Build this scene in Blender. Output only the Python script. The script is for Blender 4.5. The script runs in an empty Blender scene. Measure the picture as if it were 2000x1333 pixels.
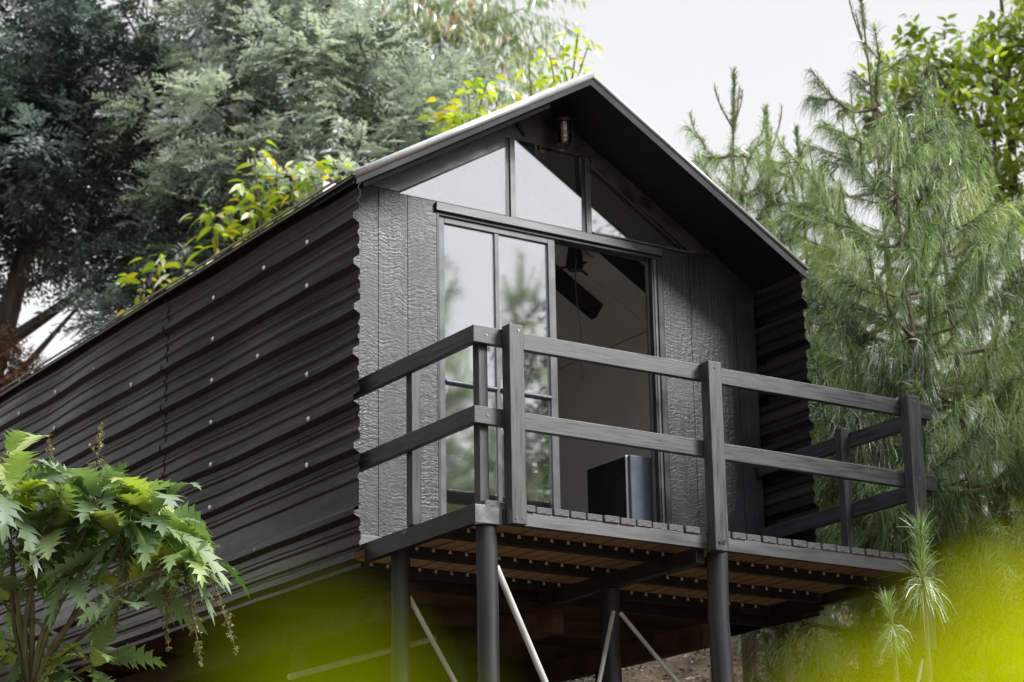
import bpy, math
import numpy as np
from mathutils import Vector, Matrix

# ------------------------------------------------------------------ camera, world, light
scene = bpy.context.scene
COL = scene.collection
cam_data = bpy.data.cameras.new('camera')
cam = bpy.data.objects.new('camera', cam_data)
COL.objects.link(cam)
Ff = Vector((0.5295429, 0.79752239, 0.28903696))
Rr = Vector((0.83577057, -0.54881908, -0.01688665))
Uu = Vector((-0.14516152, -0.25051079, 0.95716899))
CAM = Vector((-6.79577318, -12.4648309, -2.89732572))
cam.matrix_world = Matrix(((Rr.x, Uu.x, -Ff.x, CAM.x), (Rr.y, Uu.y, -Ff.y, CAM.y), (Rr.z, Uu.z, -Ff.z, CAM.z), (0, 0, 0, 1)))
cam_data.sensor_width = 36.0
cam_data.lens = 4545.0 / 2000 * 36.0
cam_data.clip_start = 0.05
cam_data.clip_end = 500
cam_data.dof.use_dof = True
cam_data.dof.focus_distance = 12.7
cam_data.dof.aperture_fstop = 3.4
scene.camera = cam

SUN_AZ = math.radians(143)      # clockwise from +Y: to the right of and behind the camera
SUN_EL = math.radians(36)
world = bpy.data.worlds.new('World')
scene.world = world
world.use_nodes = True
nt = world.node_tree
nt.nodes.clear()
N = nt.nodes.new
out = N('ShaderNodeOutputWorld')
bg = N('ShaderNodeBackground')
sky = N('ShaderNodeTexSky')
sky.sky_type = 'NISHITA'
sky.sun_disc = False
sky.sun_elevation = SUN_EL
sky.sun_rotation = SUN_AZ
hsv = N('ShaderNodeHueSaturation')
hsv.inputs['Saturation'].default_value = 0.25
tc = N('ShaderNodeTexCoord')
sep = N('ShaderNodeSeparateXYZ')
ramp = N('ShaderNodeValToRGB')      # overcast: pale at the horizon, brighter towards the zenith
cr = ramp.color_ramp
cr.elements[0].position = 0.0
cr.elements[0].color = (0.255, 0.255, 0.255, 1)
cr.elements[1].position = 1.0
cr.elements[1].color = (0.66, 0.67, 0.69, 1)
e = cr.elements.new(0.22); e.color = (0.265, 0.268, 0.27, 1)
e = cr.elements.new(0.47); e.color = (0.232, 0.234, 0.238, 1)
e = cr.elements.new(0.66); e.color = (0.42, 0.43, 0.44, 1)
gain = N('ShaderNodeVectorMath'); gain.operation = 'SCALE'; gain.inputs['Scale'].default_value = 28.6
noise = N('ShaderNodeTexNoise'); noise.inputs['Scale'].default_value = 1.6; noise.inputs['Detail'].default_value = 4
nr = N('ShaderNodeMapRange'); nr.inputs['From Min'].default_value = 0.3; nr.inputs['From Max'].default_value = 0.7
nr.inputs['To Min'].default_value = 0.93; nr.inputs['To Max'].default_value = 1.07
gain2 = N('ShaderNodeVectorMath'); gain2.operation = 'SCALE'
mixn = N('ShaderNodeMix'); mixn.data_type = 'RGBA'; mixn.inputs['Factor'].default_value = 0.85
L = nt.links.new
L(tc.outputs['Generated'], sep.inputs[0]); L(sep.outputs['Z'], ramp.inputs['Fac'])
L(ramp.outputs['Color'], gain.inputs[0]); L(tc.outputs['Generated'], noise.inputs['Vector'])
L(noise.outputs['Fac'], nr.inputs['Value']); L(gain.outputs[0], gain2.inputs[0]); L(nr.outputs[0], gain2.inputs['Scale'])
L(sky.outputs[0], hsv.inputs['Color']); L(hsv.outputs[0], mixn.inputs[6]); L(gain2.outputs[0], mixn.inputs[7])
L(mixn.outputs[2], bg.inputs['Color']); bg.inputs['Strength'].default_value = 0.11
L(bg.outputs[0], out.inputs[0])

sd = bpy.data.lights.new('sun', 'SUN')
sd.energy = 3.9
sd.angle = math.radians(22)
sd.color = (1.0, 0.985, 0.965)
sun = bpy.data.objects.new('sun', sd)
COL.objects.link(sun)
sdir = Vector((math.sin(SUN_AZ) * math.cos(SUN_EL), math.cos(SUN_AZ) * math.cos(SUN_EL), math.sin(SUN_EL)))
sun.rotation_euler = sdir.to_track_quat('Z', 'Y').to_euler()
scene.view_settings.view_transform = 'Standard'
scene.view_settings.look = 'None'
scene.view_settings.exposure = 0.35
scene.view_settings.gamma = 1.0
scene.render.engine = 'CYCLES'
scene.cycles.max_bounces = 8
scene.cycles.transparent_max_bounces = 12

# ------------------------------------------------------------------ helpers
def tag(o, label=None, cat=None, group=None, kind=None):
    if label: o['label'] = label
    if cat: o['category'] = cat
    if group: o['group'] = group
    if kind: o['kind'] = kind
    return o

def empty(name, loc, label=None, cat=None, group=None):
    o = bpy.data.objects.new(name, None)
    o.empty_display_size = 0.2
    COL.objects.link(o)
    o.location = loc
    return tag(o, label, cat, group)

def origin_of(p):
    v = Vector((0, 0, 0))
    while p is not None:
        v += p.location
        p = p.parent
    return v

def link_mesh(name, verts, faces, mats, parent=None, midx=None, smooth=False):
    """verts/faces in world coordinates"""
    me = bpy.data.meshes.new(name)
    off = origin_of(parent)
    v = np.asarray(verts, dtype=np.float64) - np.array(off)
    me.from_pydata([tuple(a) for a in v], [], faces)
    if not isinstance(mats, (list, tuple)): mats = [mats]
    for m in mats: me.materials.append(m)
    if midx is not None:
        me.polygons.foreach_set('material_index', np.asarray(midx, dtype=np.int32))
    if smooth:
        me.polygons.foreach_set('use_smooth', np.ones(len(faces), dtype=bool))
    me.update()
    o = bpy.data.objects.new(name, me)
    COL.objects.link(o)
    if parent is not None: o.parent = parent
    return o

class MB:
    def __init__(self): self.v = []; self.f = []; self.m = []
    def add(self, vs, fs, mi=0):
        b = len(self.v)
        self.v += [tuple(a) for a in vs]
        self.f += [tuple(b + i for i in f) for f in fs]
        self.m += [mi] * len(fs)
        return self
    def box(self, x0, x1, y0, y1, z0, z1, mi=0, bottom=None):
        vs = [(x0,y0,z0),(x1,y0,z0),(x1,y1,z0),(x0,y1,z0),(x0,y0,z1),(x1,y0,z1),(x1,y1,z1),(x0,y1,z1)]
        fs = [(0,3,2,1),(4,5,6,7),(0,1,5,4),(1,2,6,5),(2,3,7,6),(3,0,4,7)]
        b = len(self.v)
        self.v += vs; self.f += [tuple(b+i for i in f) for f in fs]
        self.m += [mi if bottom is None else bottom] + [mi]*5
        return self
    def bar(self, p, q, w, h, up=(0,0,1), mi=0):
        p = Vector(p); q = Vector(q); d = (q-p).normalized()
        s = d.cross(Vector(up)).normalized(); u = s.cross(d).normalized()
        vs = []
        for c in (p, q):
            for a, b in ((-1,-1),(1,-1),(1,1),(-1,1)):
                vs.append(c + s*(a*w/2) + u*(b*h/2))
        return self.add(vs, [(0,3,2,1),(4,5,6,7),(0,1,5,4),(1,2,6,5),(2,3,7,6),(3,0,4,7)], mi)
    def tube(self, pts, rs, n=10, cap=True, mi=0):
        pts = [Vector(p) for p in pts]
        if not hasattr(rs, '__len__'): rs = [rs]*len(pts)
        vs = []; fs = []
        ref = Vector((0.13, 0.31, 0.94))
        for i, p in enumerate(pts):
            d = (pts[min(i+1, len(pts)-1)] - pts[max(i-1, 0)]).normalized()
            if abs(d.dot(ref)) > 0.98: ref = Vector((0.9, 0.1, 0.1)).normalized()
            a = d.cross(ref).normalized(); b = d.cross(a)
            for k in range(n):
                t = 2*math.pi*k/n
                vs.append(p + a*(math.cos(t)*rs[i]) + b*(math.sin(t)*rs[i]))
        for i in range(len(pts)-1):
            for k in range(n):
                fs.append((i*n+k, i*n+(k+1)%n, (i+1)*n+(k+1)%n, (i+1)*n+k))
        if cap:
            fs.append(tuple(range(n))[::-1]); fs.append(tuple((len(pts)-1)*n+k for k in range(n)))
        return self.add(vs, fs, mi)
    def prism(self, poly, y0, y1, mi=0):
        """polygon in (x,z), extruded along y"""
        n = len(poly)
        vs = [(x,y0,z) for x,z in poly] + [(x,y1,z) for x,z in poly]
        fs = [tuple(range(n)), tuple(range(2*n-1, n-1, -1))] + [(i,(i+1)%n+0,(i+1)%n+n,i+n)[::-1] for i in range(n)]
        return self.add(vs, fs, mi)
    def build(self, name, mats, parent=None, bevel=0, smooth=False):
        o = link_mesh(name, self.v, self.f, mats, parent, self.m, smooth)
        if bevel:
            b = o.modifiers.new('bevel', 'BEVEL'); b.width = bevel; b.segments = 2; b.limit_method = 'ANGLE'
        if smooth:
            o.data.set_sharp_from_angle(angle=math.radians(38))
        return o

# ------------------------------------------------------------------ materials
def new_mat(name):
    m = bpy.data.materials.new(name); m.use_nodes = True
    m.node_tree.nodes.clear()
    return m, m.node_tree, m.node_tree.nodes.new, m.node_tree.links.new

def surf(name, c1, c2, rough=0.5, metallic=0.0, scale=(6,6,6), bump=0.2, bscale=(30,30,30), bdist=0.003, rvar=0.1, spec=0.5, detail=6, extra=None, p0=0.35, p1=0.65):
    m, t, N, L = new_mat(name)
    o = N('ShaderNodeOutputMaterial'); b = N('ShaderNodeBsdfPrincipled'); L(b.outputs[0], o.inputs[0])
    tc = N('ShaderNodeTexCoord')
    mp = N('ShaderNodeMapping'); mp.inputs['Scale'].default_value = scale; L(tc.outputs['Object'], mp.inputs[0])
    n = N('ShaderNodeTexNoise'); n.inputs['Scale'].default_value = 1; n.inputs['Detail'].default_value = detail; L(mp.outputs[0], n.inputs['Vector'])
    r = N('ShaderNodeValToRGB'); r.color_ramp.elements[0].position = p0; r.color_ramp.elements[1].position = p1
    r.color_ramp.elements[0].color = (*c1, 1); r.color_ramp.elements[1].color = (*c2, 1)
    L(n.outputs['Fac'], r.inputs[0])
    col = r.outputs[0]
    mp2 = N('ShaderNodeMapping'); mp2.inputs['Scale'].default_value = bscale; L(tc.outputs['Object'], mp2.inputs[0])
    n2 = N('ShaderNodeTexNoise'); n2.inputs['Scale'].default_value = 1; n2.inputs['Detail'].default_value = 5; L(mp2.outputs[0], n2.inputs['Vector'])
    height = n2.outputs['Fac']
    if extra: col, height = extra(t, N, L, tc, col, height)
    L(col, b.inputs['Base Color'])
    bm = N('ShaderNodeBump'); bm.inputs['Strength'].default_value = bump; bm.inputs['Distance'].default_value = bdist
    L(height, bm.inputs['Height']); L(bm.outputs[0], b.inputs['Normal'])
    mr = N('ShaderNodeMapRange'); mr.inputs['To Min'].default_value = rough - rvar; mr.inputs['To Max'].default_value = rough + rvar
    mr.inputs['From Min'].default_value = 0.3; mr.inputs['From Max'].default_value = 0.7
    L(n.outputs['Fac'], mr.inputs['Value']); L(mr.outputs[0], b.inputs['Roughness'])
    b.inputs['Metallic'].default_value = metallic
    b.inputs['Specular IOR Level'].default_value = spec
    return m

def knots(sx, sy, sz):
    def f(t, N, L, tc, col, height):
        mp = N('ShaderNodeMapping'); mp.inputs['Scale'].default_value = (sx, sy, sz); L(tc.outputs['Object'], mp.inputs[0])
        v = N('ShaderNodeTexVoronoi'); v.inputs['Scale'].default_value = 1; L(mp.outputs[0], v.inputs['Vector'])
        r = N('ShaderNodeValToRGB'); r.color_ramp.elements[0].position = 0.08; r.color_ramp.elements[1].position = 0.22
        L(v.outputs['Distance'], r.inputs[0])
        mx = N('ShaderNodeMix'); mx.data_type = 'RGBA'
        L(r.outputs[0], mx.inputs['Factor']); mx.inputs[6].default_value = (0.012, 0.011, 0.011, 1); L(col, mx.inputs[7])
        return mx.outputs[2], height
    return f

WOODG1, WOODG2 = (0.012, 0.012, 0.0145), (0.040, 0.040, 0.047)
M_rail_x = surf('stained wood lengthwise', WOODG1, WOODG2, 0.42, spec=0.75, scale=(5, 60, 75), bump=0.35, bscale=(6, 120, 150), bdist=0.0015, extra=knots(2.3, 9, 9))
M_rail_y = surf('stained wood crosswise', WOODG1, WOODG2, 0.42, spec=0.75, scale=(60, 5, 75), bump=0.35, bscale=(120, 6, 150), bdist=0.0015, extra=knots(9, 2.3, 9))
M_post = surf('stained wood upright', WOODG1, WOODG2, 0.42, spec=0.75, scale=(70, 70, 5), bump=0.35, bscale=(130, 130, 6), bdist=0.0015, extra=knots(9, 9, 2.4))
M_pole = surf('dark round pole wood', (0.006, 0.006, 0.007), (0.034, 0.034, 0.038), 0.55, spec=0.5, p0=0.4, p1=0.72, scale=(14, 14, 1.2), bump=0.5, bscale=(60, 60, 4), bdist=0.002, extra=knots(7, 7, 2.4))
M_steel = surf('dark painted steel beam', (0.012, 0.011, 0.011), (0.022, 0.021, 0.021), 0.35, scale=(5, 5, 9), bump=0.1, rvar=0.08)
M_beamgrey = surf('grey painted timber beam', (0.026, 0.026, 0.028), (0.062, 0.062, 0.068), 0.42, spec=1.0, scale=(2, 20, 22), bump=0.3, bscale=(6, 120, 120), bdist=0.0015)
M_plank = surf('stained deck plank', (0.018, 0.018, 0.019), (0.11, 0.11, 0.115), 0.55, scale=(40, 40, 90), bump=0.5, bscale=(90, 90, 160))
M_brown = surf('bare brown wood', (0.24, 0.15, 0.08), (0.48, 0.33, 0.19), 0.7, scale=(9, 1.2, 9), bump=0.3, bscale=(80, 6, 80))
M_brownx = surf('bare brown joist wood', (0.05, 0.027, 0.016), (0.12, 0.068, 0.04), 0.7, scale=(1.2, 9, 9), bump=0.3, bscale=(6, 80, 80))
M_gap_plate = surf('pale gap plate', (0.26, 0.25, 0.23), (0.42, 0.41, 0.38), 0.4, bump=0.0)
M_chrome = surf('polished steel', (0.55, 0.55, 0.56), (0.7, 0.7, 0.7), 0.15, metallic=1.0, bump=0.05, rvar=0.08)
M_galv = surf('galvanised steel', (0.42, 0.43, 0.44), (0.60, 0.61, 0.62), 0.38, metallic=0.85, scale=(20, 20, 20), bump=0.05)
M_brace = surf('pale painted brace', (0.42, 0.42, 0.40), (0.60, 0.60, 0.58), 0.45, scale=(10, 10, 3), bump=0.1)
M_screw = surf('screw washer', (0.80, 0.80, 0.81), (0.88, 0.88, 0.88), 0.3, metallic=0.0, bump=0.0)
M_black = surf('black frame paint', (0.016, 0.016, 0.017), (0.026, 0.026, 0.028), 0.35, bump=0.08)
M_frame = surf('grey aluminium frame', (0.085, 0.085, 0.092), (0.12, 0.12, 0.13), 0.32, metallic=0.2, bump=0.05, rvar=0.05)
M_soffit = surf('black soffit board', (0.007, 0.007, 0.009), (0.013, 0.013, 0.016), 0.6, spec=0.3, scale=(3, 3, 3), bump=0.15)
M_gable = surf('black painted plywood', (0.014, 0.014, 0.015), (0.045, 0.045, 0.047), 0.40, spec=1.0, scale=(5, 5, 9), bump=0.4, bscale=(14, 14, 60), rvar=0.14, detail=9)
M_flash = surf('folded metal flashing', (0.50, 0.51, 0.52), (0.66, 0.67, 0.68), 0.3, metallic=0.6, scale=(4, 4, 4), bump=0.05)
M_roof = surf('roof sheet', (0.10, 0.10, 0.10), (0.16, 0.16, 0.16), 0.4, metallic=0.4)
M_inner = surf('pale plywood lining', (0.76, 0.75, 0.70), (0.84, 0.83, 0.78), 0.75, scale=(2, 2, 2), bump=0.1)
M_floorin = surf('interior floor', (0.36, 0.35, 0.33), (0.46, 0.45, 0.42), 0.6)
M_gloss = surf('glossy black panel', (0.010, 0.010, 0.011), (0.014, 0.014, 0.015), 0.25, bump=0.02, rvar=0.03)
M_blue = surf('steel blue door panel', (0.07, 0.08, 0.11), (0.09, 0.10, 0.135), 0.4, bump=0.02)
M_white = surf('white enamel', (0.72, 0.72, 0.72), (0.8, 0.8, 0.8), 0.35, bump=0.02)
M_red = surf('red cable', (0.35, 0.03, 0.03), (0.4, 0.04, 0.03), 0.5, bump=0.02)
M_greycable = surf('grey cable', (0.16, 0.15, 0.14), (0.22, 0.2, 0.19), 0.5, bump=0.02)

def sheet_extra(t, N, L, tc, col, height):
    # dusty reddish streaks that run along the sheet
    mp = N('ShaderNodeMapping'); mp.inputs['Scale'].default_value = (1, 0.35, 16); L(tc.outputs['Object'], mp.inputs[0])
    n = N('ShaderNodeTexNoise'); n.inputs['Scale'].default_value = 1; n.inputs['Detail'].default_value = 7; L(mp.outputs[0], n.inputs['Vector'])
    r = N('ShaderNodeValToRGB'); r.color_ramp.elements[0].position = 0.47; r.color_ramp.elements[1].position = 0.72
    r.color_ramp.elements[1].color = (0.8, 0.8, 0.8, 1)
    L(n.outputs['Fac'], r.inputs[0])
    mx = N('ShaderNodeMix'); mx.data_type = 'RGBA'; L(r.outputs[0], mx.inputs['Factor'])
    L(col, mx.inputs[6]); mx.inputs[7].default_value = (0.050, 0.036, 0.035, 1)
    return mx.outputs[2], height
M_sheet = surf('black ribbed sheet', (0.006, 0.0052, 0.0056), (0.013, 0.0112, 0.0118), 0.30, spec=0.55, scale=(3, 1.0, 12), bump=0.12, bscale=(4, 2.5, 8), bdist=0.01, rvar=0.08, extra=sheet_extra)

def siding_extra(t, N, L, tc, col, height):
    # rough sawn embossed grain: fine cross ripples bent round tall cathedral streaks
    mp = N('ShaderNodeMapping'); mp.inputs['Scale'].default_value = (9, 9, 1.1); L(tc.outputs['Object'], mp.inputs[0])
    w = N('ShaderNodeTexNoise'); w.inputs['Scale'].default_value = 1; w.inputs['Detail'].default_value = 2; L(mp.outputs[0], w.inputs['Vector'])
    mp3 = N('ShaderNodeMapping'); mp3.inputs['Scale'].default_value = (16, 16, 75); L(tc.outputs['Object'], mp3.inputs[0])
    sc = N('ShaderNodeVectorMath'); sc.operation = 'SCALE'; sc.inputs['Scale'].default_value = 7.0; L(w.outputs['Color'], sc.inputs[0])
    ad = N('ShaderNodeVectorMath'); L(mp3.outputs[0], ad.inputs[0]); L(sc.outputs[0], ad.inputs[1])
    rip = N('ShaderNodeTexNoise'); rip.inputs['Scale'].default_value = 1; rip.inputs['Detail'].default_value = 3; L(ad.outputs[0], rip.inputs['Vector'])
    mp4 = N('ShaderNodeMapping'); mp4.inputs['Scale'].default_value = (24, 24, 1.3); L(tc.outputs['Object'], mp4.inputs[0])
    st = N('ShaderNodeTexNoise'); st.inputs['Scale'].default_value = 1; st.inputs['Detail'].default_value = 4; st.inputs['Distortion'].default_value = 1.2; L(mp4.outputs[0], st.inputs['Vector'])
    rr = N('ShaderNodeValToRGB'); rr.color_ramp.elements[0].position = 0.5; rr.color_ramp.elements[1].position = 0.66; L(st.outputs['Fac'], rr.inputs[0])
    m = N('ShaderNodeMath'); m.operation = 'MULTIPLY_ADD'; L(rr.outputs[0], m.inputs[0]); m.inputs[1].default_value = 0.30; L(rip.outputs['Fac'], m.inputs[2])
    mp5 = N('ShaderNodeMapping'); mp5.inputs['Scale'].default_value = (3.1, 3.1, 0.9); L(tc.outputs['Object'], mp5.inputs[0])
    bg_ = N('ShaderNodeTexNoise'); bg_.inputs['Scale'].default_value = 1; bg_.inputs['Detail'].default_value = 3; L(mp5.outputs[0], bg_.inputs['Vector'])
    br_ = N('ShaderNodeMapRange'); br_.inputs['From Min'].default_value = 0.35; br_.inputs['From Max'].default_value = 0.65; br_.inputs['To Min'].default_value = 0.35; br_.inputs['To Max'].default_value = 1.15
    L(bg_.outputs['Fac'], br_.inputs['Value'])
    mm_ = N('ShaderNodeMath'); mm_.operation = 'MULTIPLY'; L(m.outputs[0], mm_.inputs[0]); L(br_.outputs[0], mm_.inputs[1])
    vk = N('ShaderNodeTexVoronoi'); vk.inputs['Scale'].default_value = 1
    mp6 = N('ShaderNodeMapping'); mp6.inputs['Scale'].default_value = (5, 5, 1.7); L(tc.outputs['Object'], mp6.inputs[0]); L(mp6.outputs[0], vk.inputs['Vector'])
    wv = N('ShaderNodeMath'); wv.operation = 'MULTIPLY'; wv.inputs[1].default_value = 34.0; L(vk.outputs['Distance'], wv.inputs[0])
    sn = N('ShaderNodeMath'); sn.operation = 'SINE'; L(wv.outputs[0], sn.inputs[0])
    s2 = N('ShaderNodeMath'); s2.operation = 'MULTIPLY_ADD'; s2.inputs[1].default_value = 0.06; L(sn.outputs[0], s2.inputs[0]); L(mm_.outputs[0], s2.inputs[2])
    return col, s2.outputs[0]
M_siding = surf('embossed black siding', (0.013, 0.013, 0.0155), (0.026, 0.026, 0.030), 0.40, spec=0.6, scale=(3, 3, 2), bump=0.5, bdist=0.007, rvar=0.08, extra=siding_extra)

# glass with a reflective film
M_glass, t, N, L = new_mat('mirrored window glass')
o_ = N('ShaderNodeOutputMaterial'); mx = N('ShaderNodeMixShader'); tr = N('ShaderNodeBsdfTransparent'); gl = N('ShaderNodeBsdfGlossy')
tr.inputs[0].default_value = (0.93, 0.95, 0.94, 1); gl.inputs['Roughness'].default_value = 0.035; gl.inputs['Color'].default_value = (0.95, 0.96, 0.98, 1)
fr = N('ShaderNodeFresnel'); fr.inputs[0].default_value = 1.5
ma = N('ShaderNodeMath'); ma.operation = 'MULTIPLY_ADD'; L(fr.outputs[0], ma.inputs[0]); ma.inputs[1].default_value = 0.6; ma.inputs[2].default_value = 0.44
L(ma.outputs[0], mx.inputs[0]); L(tr.outputs[0], mx.inputs[1]); L(gl.outputs[0], mx.inputs[2]); L(mx.outputs[0], o_.inputs[0])
M_jar, t, N, L = new_mat('clear jar glass')
o_ = N('ShaderNodeOutputMaterial'); mx = N('ShaderNodeMixShader'); tr = N('ShaderNodeBsdfTransparent'); gl = N('ShaderNodeBsdfGlossy')
gl.inputs['Roughness'].default_value = 0.03; lw = N('ShaderNodeLayerWeight'); lw.inputs[0].default_value = 0.35
L(lw.outputs['Fresnel'], mx.inputs[0]); L(tr.outputs[0], mx.inputs[1]); L(gl.outputs[0], mx.inputs[2]); L(mx.outputs[0], o_.inputs[0])

def leaf_mat(name, stops, trans=0.4, rough=0.45, gloss=0.12, tint=(1.15, 1.2, 0.7)):
    """colour varies leaf by leaf through the 'tone' attribute"""
    m, t, N, L = new_mat(name)
    o = N('ShaderNodeOutputMaterial')
    at = N('ShaderNodeAttribute'); at.attribute_name = 'tone'
    r = N('ShaderNodeValToRGB')
    r.color_ramp.elements[0].position = stops[0][0]; r.color_ramp.elements[0].color = (*stops[0][1], 1)
    r.color_ramp.elements[1].position = stops[-1][0]; r.color_ramp.elements[1].color = (*stops[-1][1], 1)
    for p, c in stops[1:-1]:
        e = r.color_ramp.elements.new(p); e.color = (*c, 1)
    L(at.outputs['Fac'], r.inputs[0])
    d = N('ShaderNodeBsdfDiffuse'); tl = N('ShaderNodeBsdfTranslucent'); g = N('ShaderNodeBsdfGlossy')
    g.inputs['Roughness'].default_value = rough
    L(r.outputs[0], d.inputs[0])
    mul = N('ShaderNodeMix'); mul.data_type = 'RGBA'; mul.blend_type = 'MULTIPLY'; mul.inputs['Factor'].default_value = 1
    L(r.outputs[0], mul.inputs[6]); mul.inputs[7].default_value = (*tint, 1); mul.clamp_result = False
    L(mul.outputs[2], tl.inputs[0])
    m1 = N('ShaderNodeMixShader'); m1.inputs[0].default_value = trans; L(d.outputs[0], m1.inputs[1]); L(tl.outputs[0], m1.inputs[2])
    lw = N('ShaderNodeLayerWeight'); lw.inputs[0].default_value = 0.3
    gm = N('ShaderNodeMath'); gm.operation = 'MULTIPLY'; gm.inputs[1].default_value = gloss * 2.5; L(lw.outputs['Fresnel'], gm.inputs[0])
    ga = N('ShaderNodeMath'); ga.operation = 'ADD'; ga.inputs[1].default_value = gloss * 0.3; L(gm.outputs[0], ga.inputs[0])
    m2 = N('ShaderNodeMixShader'); L(ga.outputs[0], m2.inputs[0]); L(m1.outputs[0], m2.inputs[1]); L(g.outputs[0], m2.inputs[2])
    L(m2.outputs[0], o.inputs[0])
    return m

LM_dark = leaf_mat('blue green spray leaves', [(0, (0.014, 0.026, 0.018)), (0.5, (0.050, 0.075, 0.065)), (0.8, (0.16, 0.22, 0.22)), (1, (0.32, 0.41, 0.42))], trans=0.25, gloss=0.12)
LM_silver = leaf_mat('silver green spray leaves', [(0, (0.09, 0.125, 0.10)), (0.5, (0.29, 0.345, 0.335)), (1, (0.64, 0.70, 0.72))], trans=0.4, gloss=0.12)
LM_euc = leaf_mat('grey green gum leaves', [(0, (0.16, 0.24, 0.11)), (0.6, (0.38, 0.50, 0.30)), (0.93, (0.60, 0.68, 0.52)), (0.97, (0.36, 0.11, 0.05)), (1, (0.42, 0.16, 0.07))], trans=0.5, gloss=0.15)
LM_bright = leaf_mat('bright green leaves', [(0, (0.13, 0.20, 0.012)), (0.6, (0.34, 0.45, 0.03)), (1, (0.58, 0.62, 0.05))], trans=0.5, gloss=0.14)
LM_sap = leaf_mat('yellow green sapling leaves', [(0, (0.20, 0.32, 0.02)), (0.45, (0.44, 0.58, 0.04)), (0.9, (0.68, 0.74, 0.06)), (1, (0.74, 0.58, 0.04))], trans=0.55, gloss=0.16)
LM_pine = leaf_mat('drooping pine needles', [(0, (0.035, 0.06, 0.018)), (0.35, (0.13, 0.21, 0.065)), (0.6, (0.26, 0.38, 0.13)), (0.85, (0.36, 0.47, 0.20)), (1, (0.45, 0.52, 0.20))], trans=0.35, gloss=0.09, rough=0.4)
LM_pinelt = leaf_mat('young pine needles', [(0, (0.14, 0.24, 0.06)), (1, (0.30, 0.46, 0.11))], trans=0.4, gloss=0.2)
LM_boc = leaf_mat('lobed plant leaves', [(0, (0.07, 0.13, 0.045)), (0.5, (0.19, 0.29, 0.13)), (0.8, (0.34, 0.46, 0.12)), (1, (0.48, 0.55, 0.07))], trans=0.4, gloss=0.05, rough=0.5)
LM_dry = leaf_mat('dry seed panicles', [(0, (0.16, 0.13, 0.05)), (1, (0.34, 0.30, 0.12))], trans=0.3)
LM_redb = leaf_mat('reddish shrub leaves', [(0, (0.08, 0.06, 0.02)), (0.5, (0.26, 0.11, 0.05)), (1, (0.55, 0.20, 0.10))], trans=0.4)
LM_near = leaf_mat('near yellow green leaf', [(0, (0.56, 0.62, 0.0)), (1, (0.74, 0.78, 0.0))], trans=0.6, gloss=0.0, tint=(1.15, 1.15, 0.0))
LM_nearg = leaf_mat('near green leaf', [(0, (0.14, 0.19, 0.0)), (1, (0.21, 0.27, 0.0))], trans=0.6, gloss=0.0, tint=(1.1, 1.1, 0.0))
LM_litter = leaf_mat('fallen leaf litter', [(0, (0.03, 0.02, 0.012)), (0.6, (0.10, 0.06, 0.035)), (1, (0.22, 0.13, 0.07))], trans=0.1)
M_bark = surf('grey brown bark', (0.045, 0.035, 0.028), (0.13, 0.105, 0.085), 0.85, scale=(14, 14, 3), bump=0.7, bscale=(40, 40, 8), bdist=0.01)
M_barkpale = surf('pale gum bark', (0.20, 0.15, 0.12), (0.34, 0.27, 0.22), 0.8, scale=(10, 10, 2), bump=0.4)
M_barkpine = surf('brown pine bark', (0.06, 0.042, 0.03), (0.15, 0.105, 0.075), 0.85, scale=(16, 16, 4), bump=0.7)
M_twigpine = surf('pale pine twig', (0.13, 0.09, 0.06), (0.28, 0.21, 0.15), 0.8, scale=(16, 16, 4), bump=0.5)
M_stem = surf('green brown stem', (0.08, 0.07, 0.03), (0.16, 0.15, 0.07), 0.7, scale=(20, 20, 6), bump=0.3)
M_earth = surf('forest floor earth', (0.05, 0.036, 0.022), (0.17, 0.12, 0.075), 0.95, scale=(2.5, 2.5, 2.5), bump=1.0, bscale=(9, 9, 9), bdist=0.05, detail=10)

# ------------------------------------------------------------------ terrain
def ground(x, y):
    x = np.asarray(x, dtype=float); y = np.asarray(y, dtype=float)
    z = -4.5 + 0.15 * np.clip(y + 12, -20, 10) + 0.36 * np.clip(y + 2, 0, 12) + 0.12 * np.clip(y - 10, 0, 30)
    z = z + 0.30 * np.clip(x - 2.5, 0, 8) * np.clip((y + 3) / 3, 0, 1) - 0.05 * np.clip(-x, 0, 10)
    z = z + 0.06 * np.sin(1.3 * x + 0.7 * y) + 0.05 * np.sin(2.1 * y - 1.7 * x)
    return z

def build_ground():
    xs = np.concatenate([np.linspace(-200, -16, 12), np.linspace(-14, 22, 73), np.linspace(26, 200, 12)])
    ys = np.concatenate([np.linspace(-200, -26, 10), np.linspace(-24, 34, 117), np.linspace(40, 250, 12)])
    X, Y = np.meshgrid(xs, ys)
    Z = ground(np.clip(X, -60, 60), np.clip(Y, -60, 60))
    nx, ny = len(xs), len(ys)
    v = np.stack([X.ravel(), Y.ravel(), Z.ravel()], 1)
    f = [(j*nx+i, j*nx+i+1, (j+1)*nx+i+1, (j+1)*nx+i) for j in range(ny-1) for i in range(nx-1)]
    o = link_mesh('ground', v, f, M_earth, smooth=True)
    tag(o, kind='structure')
build_ground()
def gz(x, y): return float(ground(x, y))

# ------------------------------------------------------------------ the cabin
W = 3.6; XC = W / 2; E0 = -0.54; YB = 6.8
SL = 0.587
ZAP = 3.44                 # top of the ridge at the front
RT = 0.075                 # roof thickness
def ztop(x): return ZAP - SL * abs(x - XC)
def zun(x): return ztop(x) - RT
FZ = 0.17                  # interior floor
cabin = empty('cabin', (XC, 3.0, -0.13), 'small black gabled cabin with ribbed metal sides and a glazed front, raised on stilts', 'cabin')

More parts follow.
